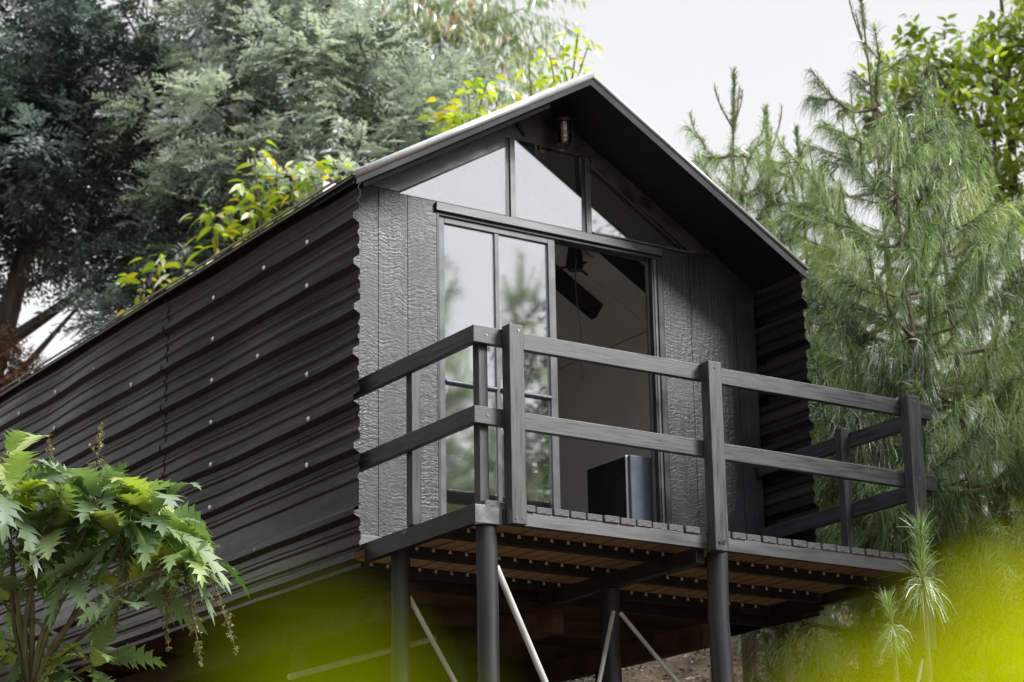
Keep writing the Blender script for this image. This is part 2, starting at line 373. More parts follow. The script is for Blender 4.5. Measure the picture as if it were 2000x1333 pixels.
# ribbed side sheets ------------------------------------------------
def sheet_profile(ztop_, zbot, ribs):
    pts = [(ztop_, 0.0)]
    if ztop_ > 1:
        for zz in (2.07 + 0.192, 2.07 + 0.105):
            pts += [(zz + 0.026, 0.0), (zz + 0.009, 0.0120), (zz - 0.007, 0.0120), (zz - 0.022, 0.0)]
    for r in ribs:
        pts += [(r + 0.050, 0.0), (r + 0.018, 0.044), (r - 0.018, 0.044), (r - 0.042, 0.0)]
        for dz in (0.105, 0.192):
            zz = r - dz
            pts += [(zz + 0.026, 0.0), (zz + 0.009, 0.0120), (zz - 0.007, 0.0120), (zz - 0.022, 0.0)]
    pts += [(zbot, 0.0)]
    pts = [p for p in pts if zbot <= p[0] <= ztop_]
    pts.sort(key=lambda p: -p[0])
    return pts
RIBS = [2.07 - 0.2965 * k for k in range(7)]
RIBS_LOW = [0.0]

def side_sheet(xs, sgn, y0, y1, name, zt, zb, ribs, out=0.0, seed=0):
    rng = np.random.default_rng(seed)
    prof = sheet_profile(zt, zb, ribs)
    ys = np.arange(y0, y1 + 0.001, (y1 - y0) / max(2, round((y1 - y0) / 0.22)))
    v = []
    ph = rng.uniform(0, 6, 6)
    for y in ys:
        wob = 0.004 * math.sin(1.7 * y + ph[0]) + 0.003 * math.sin(4.1 * y + ph[1])
        for (z, o) in prof:
            zz = z + 0.0035 * math.sin(2.3 * y + 3 * z + ph[2]) + 0.002 * math.sin(6.1 * y + 5 * z + ph[3])
            dent = 0.004 * math.sin(3.1 * y + 7 * z + ph[4])
            v.append((xs + sgn * (o + out + wob + dent), y, zz))
    n = len(prof)
    f = []
    for j in range(len(ys) - 1):
        for i in range(n - 1):
            q = (j*n+i, (j+1)*n+i, (j+1)*n+i+1, j*n+i+1)
            f.append(q if sgn < 0 else q[::-1])
    o = link_mesh(name, v, f, M_sheet, cabin)
    s = o.modifiers.new('thick', 'SOLIDIFY'); s.thickness = 0.0015; s.offset = -1
    return o

left_near = side_sheet(0.0, -1, E0, 2.26, 'side_wall', 2.33, 0.20, RIBS[:-1], out=0.0, seed=1)
left_far = side_sheet(0.0, -1, 2.235, YB, 'side_wall', 2.33, 0.20, RIBS[:-1], out=0.005, seed=1)
left_low = side_sheet(0.0, -1, E0 + 0.005, YB, 'lower_side_sheet', 0.24, -0.15, [0.185, -0.085], out=-0.004, seed=3)
side_sheet(W, 1, E0, 3.0, 'side_wall', 2.33, 0.20, RIBS[:-1], out=0.0, seed=4)
side_sheet(W, 1, 2.95, YB, 'side_wall', 2.33, 0.20, RIBS[:-1], out=-0.004, seed=5)
side_sheet(W, 1, E0 + 0.005, YB, 'lower_side_sheet', 0.24, -0.15, [0.185, -0.085], out=-0.004, seed=6)

# roofing screws with pale washers on the left side
def screw_mesh():
    m = MB()
    m.tube([(0.001, 0, 0), (-0.004, 0, 0)], 0.0145, 12)
    m.tube([(-0.003, 0, 0), (-0.010, 0, 0)], 0.006, 6)
    return m
scr0 = screw_mesh().build('screw', M_screw)
scr0.parent = left_near
first = True
SCREWS = [(0.06, 2.07), (0.66, 2.07), (1.41, 2.07), (3.44, 2.07), (4.20, 2.07), (4.95, 2.07),
          (0.058, 1.766), (1.41, 1.77), (4.19, 1.77), (2.75, 1.77), (0.733, 1.47), (1.41, 1.476), (3.47, 1.50), (4.9, 1.48),
          (0.048, 1.17), (1.41, 1.18), (2.8, 1.17), (3.5, 1.17), (0.023, 0.875), (1.40, 0.885), (2.1, 0.88), (0.039, 0.593), (1.40, 0.59), (2.8, 0.6),
          (0.032, 0.18), (0.76, 0.185), (1.42, 0.19), (2.2, 0.18), (3.5, 0.18)]
org = Vector(cabin.location)
for (y, z) in SCREWS:
    par = left_near if y < 2.23 else left_far
    o = scr0 if first else scr0.copy()
    if not first: COL.objects.link(o)
    first = False
    o.parent = par
    # screws sit on the rib crowns
    k = min(RIBS, key=lambda r: abs(r - z))
    zz = k if abs(k - z) < 0.04 else z
    xo = -0.050 if abs(k - z) < 0.04 else -0.030
    o.location = Vector((xo, y, zz)) - org

# roof --------------------------------------------------------------
def slab(x0, x1, zf, th, y0, y1):
    return [(x0, zf(x0)), (x1, zf(x1)), (x1, zf(x1) - th), (x0, zf(x0) - th)]
OH = 0.062
m = MB()
m.prism([(-OH, ztop(-OH) - 0.02), (XC, ZAP - 0.02), (W + OH, ztop(W + OH) - 0.02), (W + OH, ztop(W + OH) - 0.035), (XC, ZAP - 0.035), (-OH, ztop(-OH) - 0.035)], E0 + 0.004, YB + 0.1)
roof = m.build('roof', M_roof, cabin)
m = MB()   # soffit / underside boards, in four strips per slope
for x0, x1 in ((-0.045, XC), (XC, W + 0.045)):
    y0, y1 = E0 + 0.012, 0.0
    m.prism([(x0, ztop(x0) - 0.037), (x1, ztop(x1) - 0.037), (x1, zun(x1)), (x0, zun(x0))], y0, y1)
m.build('soffit', M_soffit, cabin)
# interior ceiling panels with joints
m = MB()
for k in range(6):
    ya, yb = 0.062 + k * 1.12, 0.062 + (k + 1) * 1.12 - 0.008
    for x0, x1 in ((0.05, XC), (XC, W - 0.05)):
        s = 1 if x0 < 1 else -1
        xm = (x0 + x1) / 2
        for xa, xb in ((x0, xm - 0.003), (xm + 0.003, x1)):
            m.prism([(xa, ztop(xa) - 0.04), (xb, ztop(xb) - 0.04), (xb, zun(xb)), (xa, zun(xa))], ya, yb)
m.build('ceiling', M_inner, cabin)

# rake flashing: left one a rolled bright edge, right one slim
def rake(xa, xb, r, name):
    m = MB()
    za, zb = ztop(xa), ztop(xb)
    prof = []
    n = 10
    d = Vector((xb - xa, 0, zb - za)).normalized(); up = Vector((-d.z, 0, d.x))
    if up.z < 0: up = -up
    vs = []; fs = []
    K = 11
    for end in ((xa, za), (xb, zb)):
        c = Vector((end[0], E0, end[1]))
        for k in range(K):                       # rolled lip: 3/4 round, then a flat leg down
            a = math.radians(110 - 250 * k / (K - 1))
            vs.append(c + Vector((0, -1, 0)) * (math.cos(a) * r + 0.004) + up * (math.sin(a) * r - r * 0.55))
        vs.append(c + Vector((0, 0.10, 0)) + up * (r * 0.46))
    n2 = K + 1
    for k in range(K - 1): fs.append((k, k + 1, n2 + k + 1, n2 + k))
    fs.append((K, 0, n2, n2 + K))
    m.add(vs, fs)
    o = m.build(name, M_flash, cabin, smooth=True)
    s = o.modifiers.new('thick', 'SOLIDIFY'); s.thickness = 0.002
    return o
rake(-OH, XC + 0.003, 0.026, 'rake_flashing')
rake(W + OH, XC - 0.003, 0.012, 'rake_flashing')
# dark barge boards under the flashing
m = MB()
for x0, x1 in ((-0.03, XC), (XC, W + 0.045)):
    m.prism([(x0, ztop(x0) - 0.036), (x1, ztop(x1) - 0.036), (x1, ztop(x1) - 0.088), (x0, ztop(x0) - 0.088)], E0 - 0.004, E0 + 0.010)
m.build('barge_board', M_soffit, cabin)
# thin pale eave trim along the left side
m = MB(); m.bar((-0.066, E0 + 0.12, 2.358), (-0.066, YB, 2.358), 0.012, 0.012)
m.build('eave_trim', surf('weathered eave trim', (0.20, 0.17, 0.14), (0.34, 0.31, 0.27), 0.6, scale=(4, 4, 4)), cabin)
m = MB(); m.box(-0.058, -0.001, E0 + 0.01, YB, 2.325, 2.340)
m.build('eave_closure', M_soffit, cabin)

# facade ------------------------------------------------------------
def clipped_board(x0, x1, z0, front=-0.012, back=0.03, m=None, mi=0):
    m.prism([(x0, z0), (x1, z0), (x1, zun(x1) + 0.0), (x0, zun(x0) + 0.0)], front, back, mi)
WB = 2.50          # bottom of the clerestory
WX0, WX1 = 0.586, 3.014
def zwin(x): return WB + (x - WX0) * 0.597 if x < XC else WB + (WX1 - x) * 0.597
m = MB()
XK = XC - (ZAP - RT - WB - 0.012) / SL          # where the siding top meets the roof underside
m.prism([(0.012, FZ), (0.435, FZ), (0.435, WB + 0.012), (XK, WB + 0.012), (0.012, zun(0.012))], -0.012, 0.03)
for xa, xb in ((0.440, 0.658), (0.663, 0.884)):
    m.box(xa, xb, -0.012, 0.03, FZ, WB + 0.012)
m.build('siding', M_siding, cabin)
m = MB()
m.box(2.765, 2.998, -0.012, 0.03, FZ, WB + 0.012)
m.prism([(3.003, FZ), (3.41, FZ), (3.41, zun(3.41)), (W - XK, WB + 0.012), (3.003, WB + 0.012)], -0.012, 0.03)
m.prism([(3.415, FZ), (3.588, FZ), (3.588, zun(3.588)), (3.415, zun(3.415))], -0.012, 0.03)
m.build('siding', M_siding, cabin)
# smooth gable boards above: left rake band, top band, right rake band
TOPZ = 3.078
m = MB()
m.prism([(XK + 0.004, WB + 0.014), (WX0, WB + 0.014), (1.437, 3.008), (1.437, zun(1.437))], -0.020, 0.026)
m.prism([(1.439, TOPZ), (2.161, TOPZ), (2.161, zun(2.161)), (XC, zun(XC)), (1.439, zun(1.439))], -0.018, 0.026)
m.prism([(2.163, 3.008), (WX1, WB + 0.014), (W - XK - 0.004, WB + 0.014), (2.163, zun(2.163))], -0.020, 0.026)
m.build('gable_board', M_gable, cabin)
# small batten against the left rake
m = MB(); m.bar((0.15, -0.30, zun(0.15) - 0.016), (1.62, -0.30, zun(1.62) - 0.016), 0.03, 0.03)
m.build('rake_batten', M_gable, cabin, bevel=0.003)
m = MB(); m.bar((1.50, -0.028, 3.235), (1.60, -0.028, 3.115), 0.012, 0.022, up=(0, -1, 0))
m.build('bracket', M_black, cabin)
# sill board under the siding
m = MB(); m.box(0.02, 3.58, -0.030, 0.03, 0.02, FZ - 0.002)
m.build('sill', M_beamgrey, cabin, bevel=0.003)
# header beam
m = MB(); m.box(0.872, 2.752, -0.036, 0.05, 2.434, 2.492)
m.build('header_beam', M_beamgrey, cabin, bevel=0.003)

# clerestory windows
def tri_window(poly, parent):
    w = MB()
    # frame strips along each edge
    n = len(poly)
    for i in range(n):
        a, b = poly[i], poly[(i + 1) % n]
        d = Vector((b[0]-a[0], 0, b[1]-a[1])).normalized()
        w.bar((a[0], 0.010, a[1]), (b[0], 0.010, b[1]), 0.036, 0.014, up=(d.z, 0, -d.x))
    fr = w.build('window', M_black, parent)
    g = MB(); g.prism(poly, -0.017, -0.013)
    g.v = [(a, b - (c - WB) * 0.006, c) for a, b, c in g.v]      # panes lean out a few millimetres at the top
    g.build('pane', M_glass, fr)
    return fr
tri_window([(WX0 + 0.012, WB + 0.004), (1.439, WB + 0.004), (1.439, 3.000)], cabin)
tri_window([(1.515, WB + 0.004), (2.072, WB + 0.004), (2.072, TOPZ - 0.004), (1.515, TOPZ - 0.004)], cabin)
tri_window([(2.150, WB + 0.004), (WX1 - 0.012, WB + 0.004), (2.150, 3.012)], cabin)
for xa, xb in ((1.441, 1.513), (2.074, 2.148)):
    m = MB(); m.box(xa + 0.030, xb, -0.030, 0.05, 2.494, TOPZ - 0.002)
    m.build('mullion', M_beamgrey, cabin, bevel=0.002)
    m = MB(); m.box(xa - 0.002, xa + 0.029, -0.019, 0.05, 2.494, TOPZ - 0.002); m.build('recess_shade', M_black, cabin)  # black strip stands in for the dark of the recess beside the mullion
m = MB(); m.bar((2.155, -0.024, WB + 0.006), (3.03, -0.024, WB + 0.006), 0.02, 0.012)
m.build('window_sill', M_frame, cabin)
m = MB(); m.box(2.155, 2.235, 0.040, 0.06, WB + 0.014, WB + 0.075)      # pale box on the inside sill
m.build('switch_box', M_white, cabin, bevel=0.004)

# sliding door
door = empty('sliding_door', (XC, 0.03, FZ)); door.parent = cabin; door.location = Vector((XC, 0.03, FZ)) - org
def dpart(m, name, mt, bevel=0.0, par=None): return m.build(name, mt, par or door, bevel=bevel)
DZ0, DZ1 = FZ, 2.432
m = MB()
m.box(0.886, 0.904, -0.014, 0.09, DZ0, DZ1); m.box(2.722, 2.763, -0.010, 0.09, DZ0, DZ1); m.box(0.904, 2.722, -0.012, 0.09, DZ1 - 0.020, DZ1)
m.box(0.904, 2.722, -0.008, 0.09, DZ0, DZ0 + 0.025)
dpart(m, 'door_frame', M_black)
m = MB(); m.box(2.694, 2.708, -0.006, 0.03, DZ0 + 0.026, DZ1 - 0.021); m.box(2.660, 2.676, 0.04, 0.06, DZ0 + 0.026, DZ1 - 0.021)
dpart(m, 'track', M_frame)
m = MB(); m.box(2.677, 2.693, 0.0, 0.08, DZ0 + 0.026, DZ1 - 0.021); m.box(2.709, 2.721, 0.0, 0.08, DZ0 + 0.026, DZ1 - 0.021)
dpart(m, 'jamb', M_black)
m = MB()
m.box(0.906, 0.955, 0.004, 0.044, DZ0 + 0.027, DZ1 - 0.022)       # stiles
m.box(1.795, 1.850, 0.004, 0.044, DZ0 + 0.027, DZ1 - 0.022)
m.box(0.956, 1.794, 0.004, 0.044, DZ1 - 0.062, DZ1 - 0.022)
m.box(0.956, 1.794, 0.004, 0.044, DZ0 + 0.027, DZ0 + 0.10)
leafp = dpart(m, 'door_leaf', M_frame, 0.002)
m = MB(); m.box(1.360, 1.392, 0.010, 0.040, DZ0 + 0.101, DZ1 - 0.063)
m.build('glazing_bar', M_frame, leafp, bevel=0.002)
m = MB(); m.tube([(0.957, 0.004, 1.268), (1.358, 0.004, 1.268)], 0.013, 10); m.tube([(1.394, 0.004, 1.268), (1.793, 0.004, 1.268)], 0.013, 10)
m.build('glazing_bar', M_blue, leafp, smooth=True)
m = MB(); m.box(1.745, 1.794, 0.046, 0.06, DZ0 + 0.101, DZ1 - 0.063)
m.build('edge_seal', M_black, leafp)
m = MB(); m.box(0.957, 1.359, 0.024, 0.029, DZ0 + 0.102, DZ1 - 0.064); m.box(1.393, 1.793, 0.024, 0.029, DZ0 + 0.102, DZ1 - 0.064)
m.build('pane', M_glass, leafp)

# interior shell
m = MB()
m.box(0.02, 3.58, 0.10, YB, 0.02, FZ - 0.003)
m.build('floor', M_floorin, cabin)
m = MB()
m.box(0.035, 0.050, 0.032, YB - 0.03, FZ, zun(0.04)); m.box(3.55, 3.565, 0.032, YB - 0.03, FZ, zun(0.04))
m.prism([(0.051, FZ), (3.549, FZ), (3.549, zun(3.549)), (XC, zun(XC)), (0.051, zun(0.051))], YB - 0.03, YB - 0.01)
m.box(0.051, 0.884, 0.032, 0.045, FZ, WB); m.box(2.765, 3.549, 0.032, 0.045, FZ, WB)
m.build('lining', M_inner, cabin)
# dark roof trusses inside
for y in (0.66, 1.38, 2.9, 4.4):
    m = MB()
    m.bar((XC + 0.02, y, zun(XC + 0.02) - 0.075), (3.19, y, zun(3.19) - 0.075), 0.07, 0.14, up=(0, 1, 0) if False else (0.5, 0, 0.86))
    m.bar((XC - 0.02, y, zun(XC - 0.02) - 0.075), (0.41, y, zun(0.41) - 0.075), 0.07, 0.14, up=(-0.5, 0, 0.86))
    m.build('rafter', M_black, cabin)

# underfloor timbers and stilts
m = MB(); m.box(0.02, 3.58, -0.026, -0.004, -0.150, 0.018); m.build('front_fascia', M_steel, cabin, bevel=0.002)
m = MB(); m.box(0.03, 3.57, 0.0, YB, -0.035, 0.018)
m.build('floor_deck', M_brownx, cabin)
for k in range(7):
    y = 0.95 + k * 0.95 - 0.02
    m = MB(); m.box(0.06, 3.54, y, y + 0.05, -0.15, -0.037)
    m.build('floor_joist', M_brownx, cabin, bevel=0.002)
for x in (0.55, 1.8, 3.05):
    m = MB(); m.box(x, x + 0.09, 0.06, YB - 0.1, -0.31, -0.152)
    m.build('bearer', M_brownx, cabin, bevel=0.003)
for x in (0.595, 1.845, 3.095):
    for y in (1.3, 4.2):
        b = gz(x, y) - 0.3
        if b > -0.4: b = -0.9
        m = MB(); m.tube([(x, y, b), (x, y, -0.312)], 0.065, 16)
        m.build('stilt', M_pole, cabin, smooth=True)
m = MB(); m.tube([(0.30, 0.90, -0.60), (1.62, 1.25, -0.19)], 0.022, 8)
m.build('brace', M_brace, cabin, smooth=True)

# wall lamp -----------------------------------------------------------
lx, ly = 1.845, -0.15
lamp = empty('wall_lamp', (lx, 0.0, 3.245), 'caged glass jar lamp on a black cap under the gable peak', 'lamp')
m = MB()
m.tube([(lx, ly, 3.262), (lx, ly, 3.250), (lx, ly, 3.236), (lx, ly, 3.222)], [0.030, 0.062, 0.066, 0.060], 20)
m.build('cap', M_black, lamp, smooth=True)
m = MB(); m.tube([(lx, -0.02, 3.285), (lx, -0.10, 3.292), (lx, ly, 3.262)], 0.011, 8); m.tube([(lx, -0.019, 3.285), (lx, -0.032, 3.285)], 0.04, 16)
m.build('bracket', M_black, lamp, smooth=True)
m = MB(); m.tube([(lx, ly, 3.222), (lx, ly, 3.10), (lx, ly, 3.065), (lx, ly, 3.045)], [0.052, 0.052, 0.046, 0.018], 20)
m.build('jar', M_jar, lamp, smooth=True)
m = MB()
for k in range(8):
    a = 2 * math.pi * k / 8; c, s = math.cos(a), math.sin(a)
    m.tube([(lx + c*0.056, ly + s*0.056, 3.225), (lx + c*0.056, ly + s*0.056, 3.085), (lx + c*0.044, ly + s*0.044, 3.048), (lx + c*0.01, ly + s*0.01, 3.030)], 0.0022, 5)
for z, r in ((3.19, 0.057), (3.14, 0.057), (3.09, 0.057), (3.055, 0.047)):
    m.tube([(lx + math.cos(a)*r, ly + math.sin(a)*r, z) for a in np.linspace(0, 2*math.pi, 21)], 0.0022, 5, cap=False)
m.build('cage', M_black, lamp, smooth=True)
m = MB(); m.tube([(lx, ly, 3.222), (lx, ly, 3.150)], 0.021, 12)
m.build('socket', M_white, lamp, smooth=True)
m = MB(); m.tube([(lx, ly, 3.165), (lx, ly, 3.145), (lx, ly, 3.115), (lx, ly, 3.090), (lx, ly, 3.078)], [0.012, 0.017, 0.022, 0.016, 0.006], 14)
m.build('bulb', surf('amber bulb glass', (0.55, 0.38, 0.18), (0.62, 0.45, 0.25), 0.15, bump=0.0), lamp, smooth=True)

# things seen inside through the door ------------------------------------
fr = empty('fridge', (2.75, 0.35, FZ), 'low black fridge with a steel blue door inside the right end of the doorway', 'fridge')
m = MB(); m.box(2.508, 2.98, 0.155, 0.62, FZ, 0.985); m.build('body', M_gloss, fr, bevel=0.006)
m = MB(); m.box(2.512, 2.98, 0.105, 0.142, FZ + 0.03, 0.985); m.build('door', M_blue, fr, bevel=0.006)
m = MB(); m.box(2.505, 2.98, 0.1445, 0.1525, FZ + 0.03, 0.990); m.build('door_seal', M_white, fr)
fx = empty('ceiling_fixture', (2.72, 1.0, zun(2.72)), 'dark ceiling fixture with a dangling wire inside the open doorway', 'ceiling light')
m = MB(); m.tube([(2.72, 1.0, zun(2.72)), (2.72, 1.0, 2.66), (2.72, 1.0, 2.62)], [0.045, 0.07, 0.05], 14); m.build('housing', M_black, fx, smooth=True)
m = MB()
for a in (0.4, 2.5, 4.6):
    m.bar((2.72, 1.0, 2.66), (2.72 + 0.17*math.cos(a), 1.0 + 0.17*math.sin(a), 2.63), 0.02, 0.012)
m.build('arm', M_black, fx)
m = MB(); m.tube([(2.70, 0.95, 2.75), (2.685, 0.95, 2.5), (2.70, 0.95, 2.3), (2.725, 0.95, 2.15), (2.72, 0.95, 1.95), (2.73, 0.95, 1.75)], 0.004, 6); m.build('wire', M_greycable, fx, smooth=True)
m = MB(); m.tube([(2.78, 0.98, 2.86), (2.80, 0.96, 2.76), (2.86, 0.96, 2.73), (2.90, 0.97, 2.77), (2.90, 0.98, 2.86)], 0.005, 6); m.build('cable', M_red, fx, smooth=True)

# ------------------------------------------------------------------ the deck
YD = -1.78
deck = empty('raised_deck', (XC, -1.1, 0.0), 'raised timber deck with black post and rail guard standing on round poles before the cabin', 'deck')
plank = None
dpos = Vector(deck.location)
npl = 29; pitch = (3.50 - 0.09) / npl
for k in range(npl):
    x = 0.09 + k * pitch
    if plank is None:
        pm = MB(); pm.box(0, pitch - 0.011, YD - 0.006, -0.035, -0.022, 0.016, 0, bottom=1)
        plank = pm.build('plank', [M_plank, M_brown], None, bevel=0.003)
        plank.parent = deck; o = plank
    else:
        o = plank.copy(); COL.objects.link(o); o.parent = deck
    rr = math.sin(k * 12.9898) * 43758.5453; rr -= math.floor(rr)
    o.location = Vector((x, (rr - 0.5) * 0.014, (math.sin(k * 3.7) * 0.0012))) - dpos
# front beam, left channel, right channel, joists
m = MB(); m.box(0.226, 3.50, YD + 0.002, YD + 0.05, -0.104, -0.0235)
m.build('front_beam', M_beamgrey, deck, bevel=0.002)
m = MB(); m.box(0.030, 0.036, YD - 0.005, -0.548, -0.120, -0.012); m.box(0.036, 0.075, YD + 0.05, -0.548, -0.120, -0.114); m.box(0.036, 0.075, YD + 0.05, -0.548, -0.030, -0.024)
m.build('side_channel', M_steel, deck)
m = MB(); m.box(3.515, 3.560, YD, -0.04, -0.104, -0.0235)
m.build('side_channel', M_steel, deck)
for y in (-1.25, -0.67, -0.12):
    m = MB(); m.box(0.078, 3.51, y, y + 0.045, -0.090, -0.0235)
    m.build('joist', M_steel, deck, bevel=0.002)
gap_plate0 = None  # small pale trapezoid pieces on the joist faces at each plank gap
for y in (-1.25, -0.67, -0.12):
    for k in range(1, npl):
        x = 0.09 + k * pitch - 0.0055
        if gap_plate0 is None:
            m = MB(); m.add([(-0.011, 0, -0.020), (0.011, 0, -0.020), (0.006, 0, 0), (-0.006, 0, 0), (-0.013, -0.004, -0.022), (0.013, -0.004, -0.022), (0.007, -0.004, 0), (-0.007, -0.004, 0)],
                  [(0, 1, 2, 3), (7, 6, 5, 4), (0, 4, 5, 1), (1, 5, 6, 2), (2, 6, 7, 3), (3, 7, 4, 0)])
            gap_plate0 = m.build('clip', M_gap_plate); gap_plate0.parent = deck; o = gap_plate0
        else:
            o = gap_plate0.copy(); COL.objects.link(o); o.parent = deck
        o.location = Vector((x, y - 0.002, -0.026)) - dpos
for x in (1.62,):
    m = MB(); m.box(x, x + 0.06, YD + 0.052, -0.04, -0.185, -0.092)
    m.build('cross_beam', M_steel, deck, bevel=0.003)
# posts on the outer face of the front beam
def post(name, x0, x1, y0, y1, z0, z1, parent=deck):
    m = MB(); m.box(x0, x1, y0, y1, z0, z1); return m.build(name, M_post, parent, bevel=0.004)
post('post', 0.226, 0.326, -1.862, -1.782, -0.118, 1.050)
p2 = post('post', 1.665, 1.765, -1.862, -1.782, -0.128, 1.040)
post('post', 3.283, 3.388, -1.862, -1.782, -0.60, 1.045)
for par, x in ((p2, 1.725), (p2, 1.700)):
    m = MB(); m.tube([(x, -1.861, -0.075), (x, -1.868, -0.075)], 0.014, 10); m.build('bolt', M_chrome, par, smooth=True)
# corner post, small side posts
post('corner_post', 0.098, 0.160, -1.733, -1.670, 0.018, 1.025)
post('side_post', 0.080, 0.145, -1.02, -0.955, 0.018, 1.020)
post('side_post', 3.455, 3.520, -1.02, -0.955, 0.018, 1.045)
# rails (front ones run behind the posts)
for z0, z1 in ((0.934, 1.036), (0.458, 0.560)):
    m = MB(); m.box(0.036, 3.565, YD + 0.001, YD + 0.042, z0, z1); m.build('rail', M_rail_x, deck, bevel=0.004)
    m = MB(); m.box(0.036, 0.078, YD + 0.044, -0.10, z0, z1); m.build('rail', M_rail_y, deck, bevel=0.004)
    m = MB(); m.box(3.522, 3.562, YD + 0.044, -0.04, z0 - 0.02, z1 - 0.02); m.build('rail', M_rail_y, deck, bevel=0.004)
for x, z in ((0.290, 1.015), (0.300, -0.085), (0.252, -0.088), (1.715, 1.0), (3.335, 1.005), (3.335, 0.50)):
    m = MB(); m.tube([(x, -1.861, z), (x, -1.866, z)], 0.0075, 8); m.build('nail', M_chrome, deck)
# nails in rail ends
for z in (0.985, 0.51):
    m = MB(); m.tube([(0.125, YD + 0.002, z), (0.125, YD - 0.003, z)], 0.006, 8); m.build('nail', M_chrome, deck)
    m = MB(); m.tube([(3.505, YD + 0.002, z), (3.505, YD - 0.003, z)], 0.006, 8); m.build('nail', M_chrome, deck)
m = MB(); m.tube([(0.031, -1.02, -0.035), (0.024, -1.02, -0.035)], 0.011, 10); m.build('bolt', M_chrome, deck)
# metal sleeve round the corner pole
m = MB()
m.tube([(0.128, -1.715, -0.118), (0.128, -1.715, -0.016)], 0.074, 24, cap=False)
o = m.build('sleeve', M_chrome, deck, smooth=True)
s = o.modifiers.new('thick', 'SOLIDIFY'); s.thickness = 0.003
m = MB(); m.box(0.028, 0.205, -1.792, -1.786, -0.118, -0.016); 
m.build('corner_plate', M_chrome, deck, bevel=0.001)
# poles
def pole(x, y, r, z1, name='pole'):
    b = gz(x, y) - 0.4
    m = MB(); n = 9
    pts = [(x + 0.006*math.sin(3*i + x), y + 0.006*math.cos(2*i + y), b + (z1 - b) * i / (n - 1)) for i in range(n)]
    m.tube(pts, [r * (1.06 - 0.06*i/(n-1)) for i in range(n)], 20)
    return m.build(name, M_pole, deck, smooth=True)
pole(0.150, -1.715, 0.060, -0.12)
pole(1.785, -1.715, 0.064, -0.108)
pole(0.145, -0.78, 0.057, -0.10)
pole(1.65, -0.80, 0.060, -0.188)
pole(3.40, -1.715, 0.062, -0.108)
def brace(a, b, r=0.019):
    a = Vector(a); b = Vector(b); d = b - a
    c = a + d * 2.2
    m = MB(); m.tube([a, c], r, 10); m.build('brace', M_brace, deck, smooth=True)
brace((0.205, -1.72, -0.34), (0.521, -1.72, -0.967))
brace((0.165, -0.74, -0.26), (0.545, -0.74, -0.845), 0.016)
brace((1.63, -0.86, -0.34), (1.42, -0.98, -0.806), 0.014)
brace((1.68, -0.86, -0.34), (2.09, -0.90, -0.763), 0.014)
brace((3.42, -1.75, -0.48), (3.27, -1.75, -0.90), 0.012)

#FOLIAGE
# ------------------------------------------------------------------ foliage toolkit
def norm(a):
    return a / np.maximum(np.linalg.norm(a, axis=-1, keepdims=True), 1e-9)

T_LEAF = (np.array([(0, 0), (0.30, 0.5), (0.62, 0.42), (1, 0), (0.62, -0.42), (0.30, -0.5)], dtype=float), [(0, 1, 5), (1, 2, 4, 5), (2, 3, 4)])
T_BLADE = (np.array([(0, 0), (0.4, 0.5), (1, 0), (0.4, -0.5)], dtype=float), [(0, 1, 2, 3)])
T_OVATE = (np.array([(0, 0), (0.18, 0.36), (0.45, 0.5), (0.75, 0.30), (1, 0), (0.75, -0.30), (0.45, -0.5), (0.18, -0.36), (0.22, 0), (0.5, 0), (0.78, 0)], dtype=float),
           [(0, 1, 8), (8, 1, 2, 9), (9, 2, 3, 10), (10, 3, 4), (0, 8, 7), (8, 9, 6, 7), (9, 10, 5, 6), (10, 4, 5)])
T_NEEDLE = (np.array([(0, 0.5), (0.33, 0.5), (0.66, 0.45), (1, 0.15), (1, -0.15), (0.66, -0.45), (0.33, -0.5), (0, -0.5)], dtype=float),
            [(0, 1, 6, 7), (1, 2, 5, 6), (2, 3, 4, 5)])

def leaves(name, mt, parent, base, d, n, length, width, tone, tmpl=T_LEAF, droop=0.0, fold=0.0):
    """one mesh of many leaves. base,d,n: (N,3) root, direction, facing; template x along, y across"""
    N_ = len(base)
    tv, tf = tmpl
    K = len(tv)
    d = norm(d); s = norm(np.cross(n, d)); n = np.cross(d, s)
    length = np.broadcast_to(length, (N_,)); width = np.broadcast_to(width, (N_,)); droop = np.broadcast_to(droop, (N_,))
    t = tv[:, 0]; w = tv[:, 1]
    P = base[:, None, :] + d[:, None, :] * (length[:, None] * t[None, :])[..., None] + s[:, None, :] * (width[:, None] * w[None, :])[..., None]
    if np.any(droop != 0):
        P[:, :, 2] -= (droop * length)[:, None] * (t ** 2)[None, :]
        P = base[:, None, :] + (P - base[:, None, :]) / np.sqrt(1 + 0.9 * (droop[:, None, None] * t[None, :, None]) ** 2)
    if fold:
        P += n[:, None, :] * (fold * width[:, None] * np.abs(w)[None, :])[..., None]
    P = P.reshape(-1, 3) - np.array(origin_of(parent))
    tot = [len(f) for f in tf]
    loops = np.concatenate([np.array(f) for f in tf])
    LI = (loops[None, :] + (np.arange(N_) * K)[:, None]).ravel()
    LT = np.tile(np.array(tot), N_)
    LS = np.concatenate([[0], np.cumsum(LT)[:-1]])
    me = bpy.data.meshes.new(name)
    me.vertices.add(len(P)); me.vertices.foreach_set('co', P.astype(np.float32).ravel())
    me.loops.add(len(LI)); me.loops.foreach_set('vertex_index', LI.astype(np.int32))
    me.polygons.add(len(LT)); me.polygons.foreach_set('loop_start', LS.astype(np.int32)); me.polygons.foreach_set('loop_total', LT.astype(np.int32))
    me.update(calc_edges=True)
    a = me.attributes.new('tone', 'FLOAT', 'POINT')
    a.data.foreach_set('value', np.repeat(np.clip(tone, 0, 1), K).astype(np.float32))
    me.materials.append(mt)
    o = bpy.data.objects.new(name, me); COL.objects.link(o)
    if parent is not None: o.parent = parent
    return o

def sph(rng, n):
    return norm(rng.normal(size=(n, 3)))

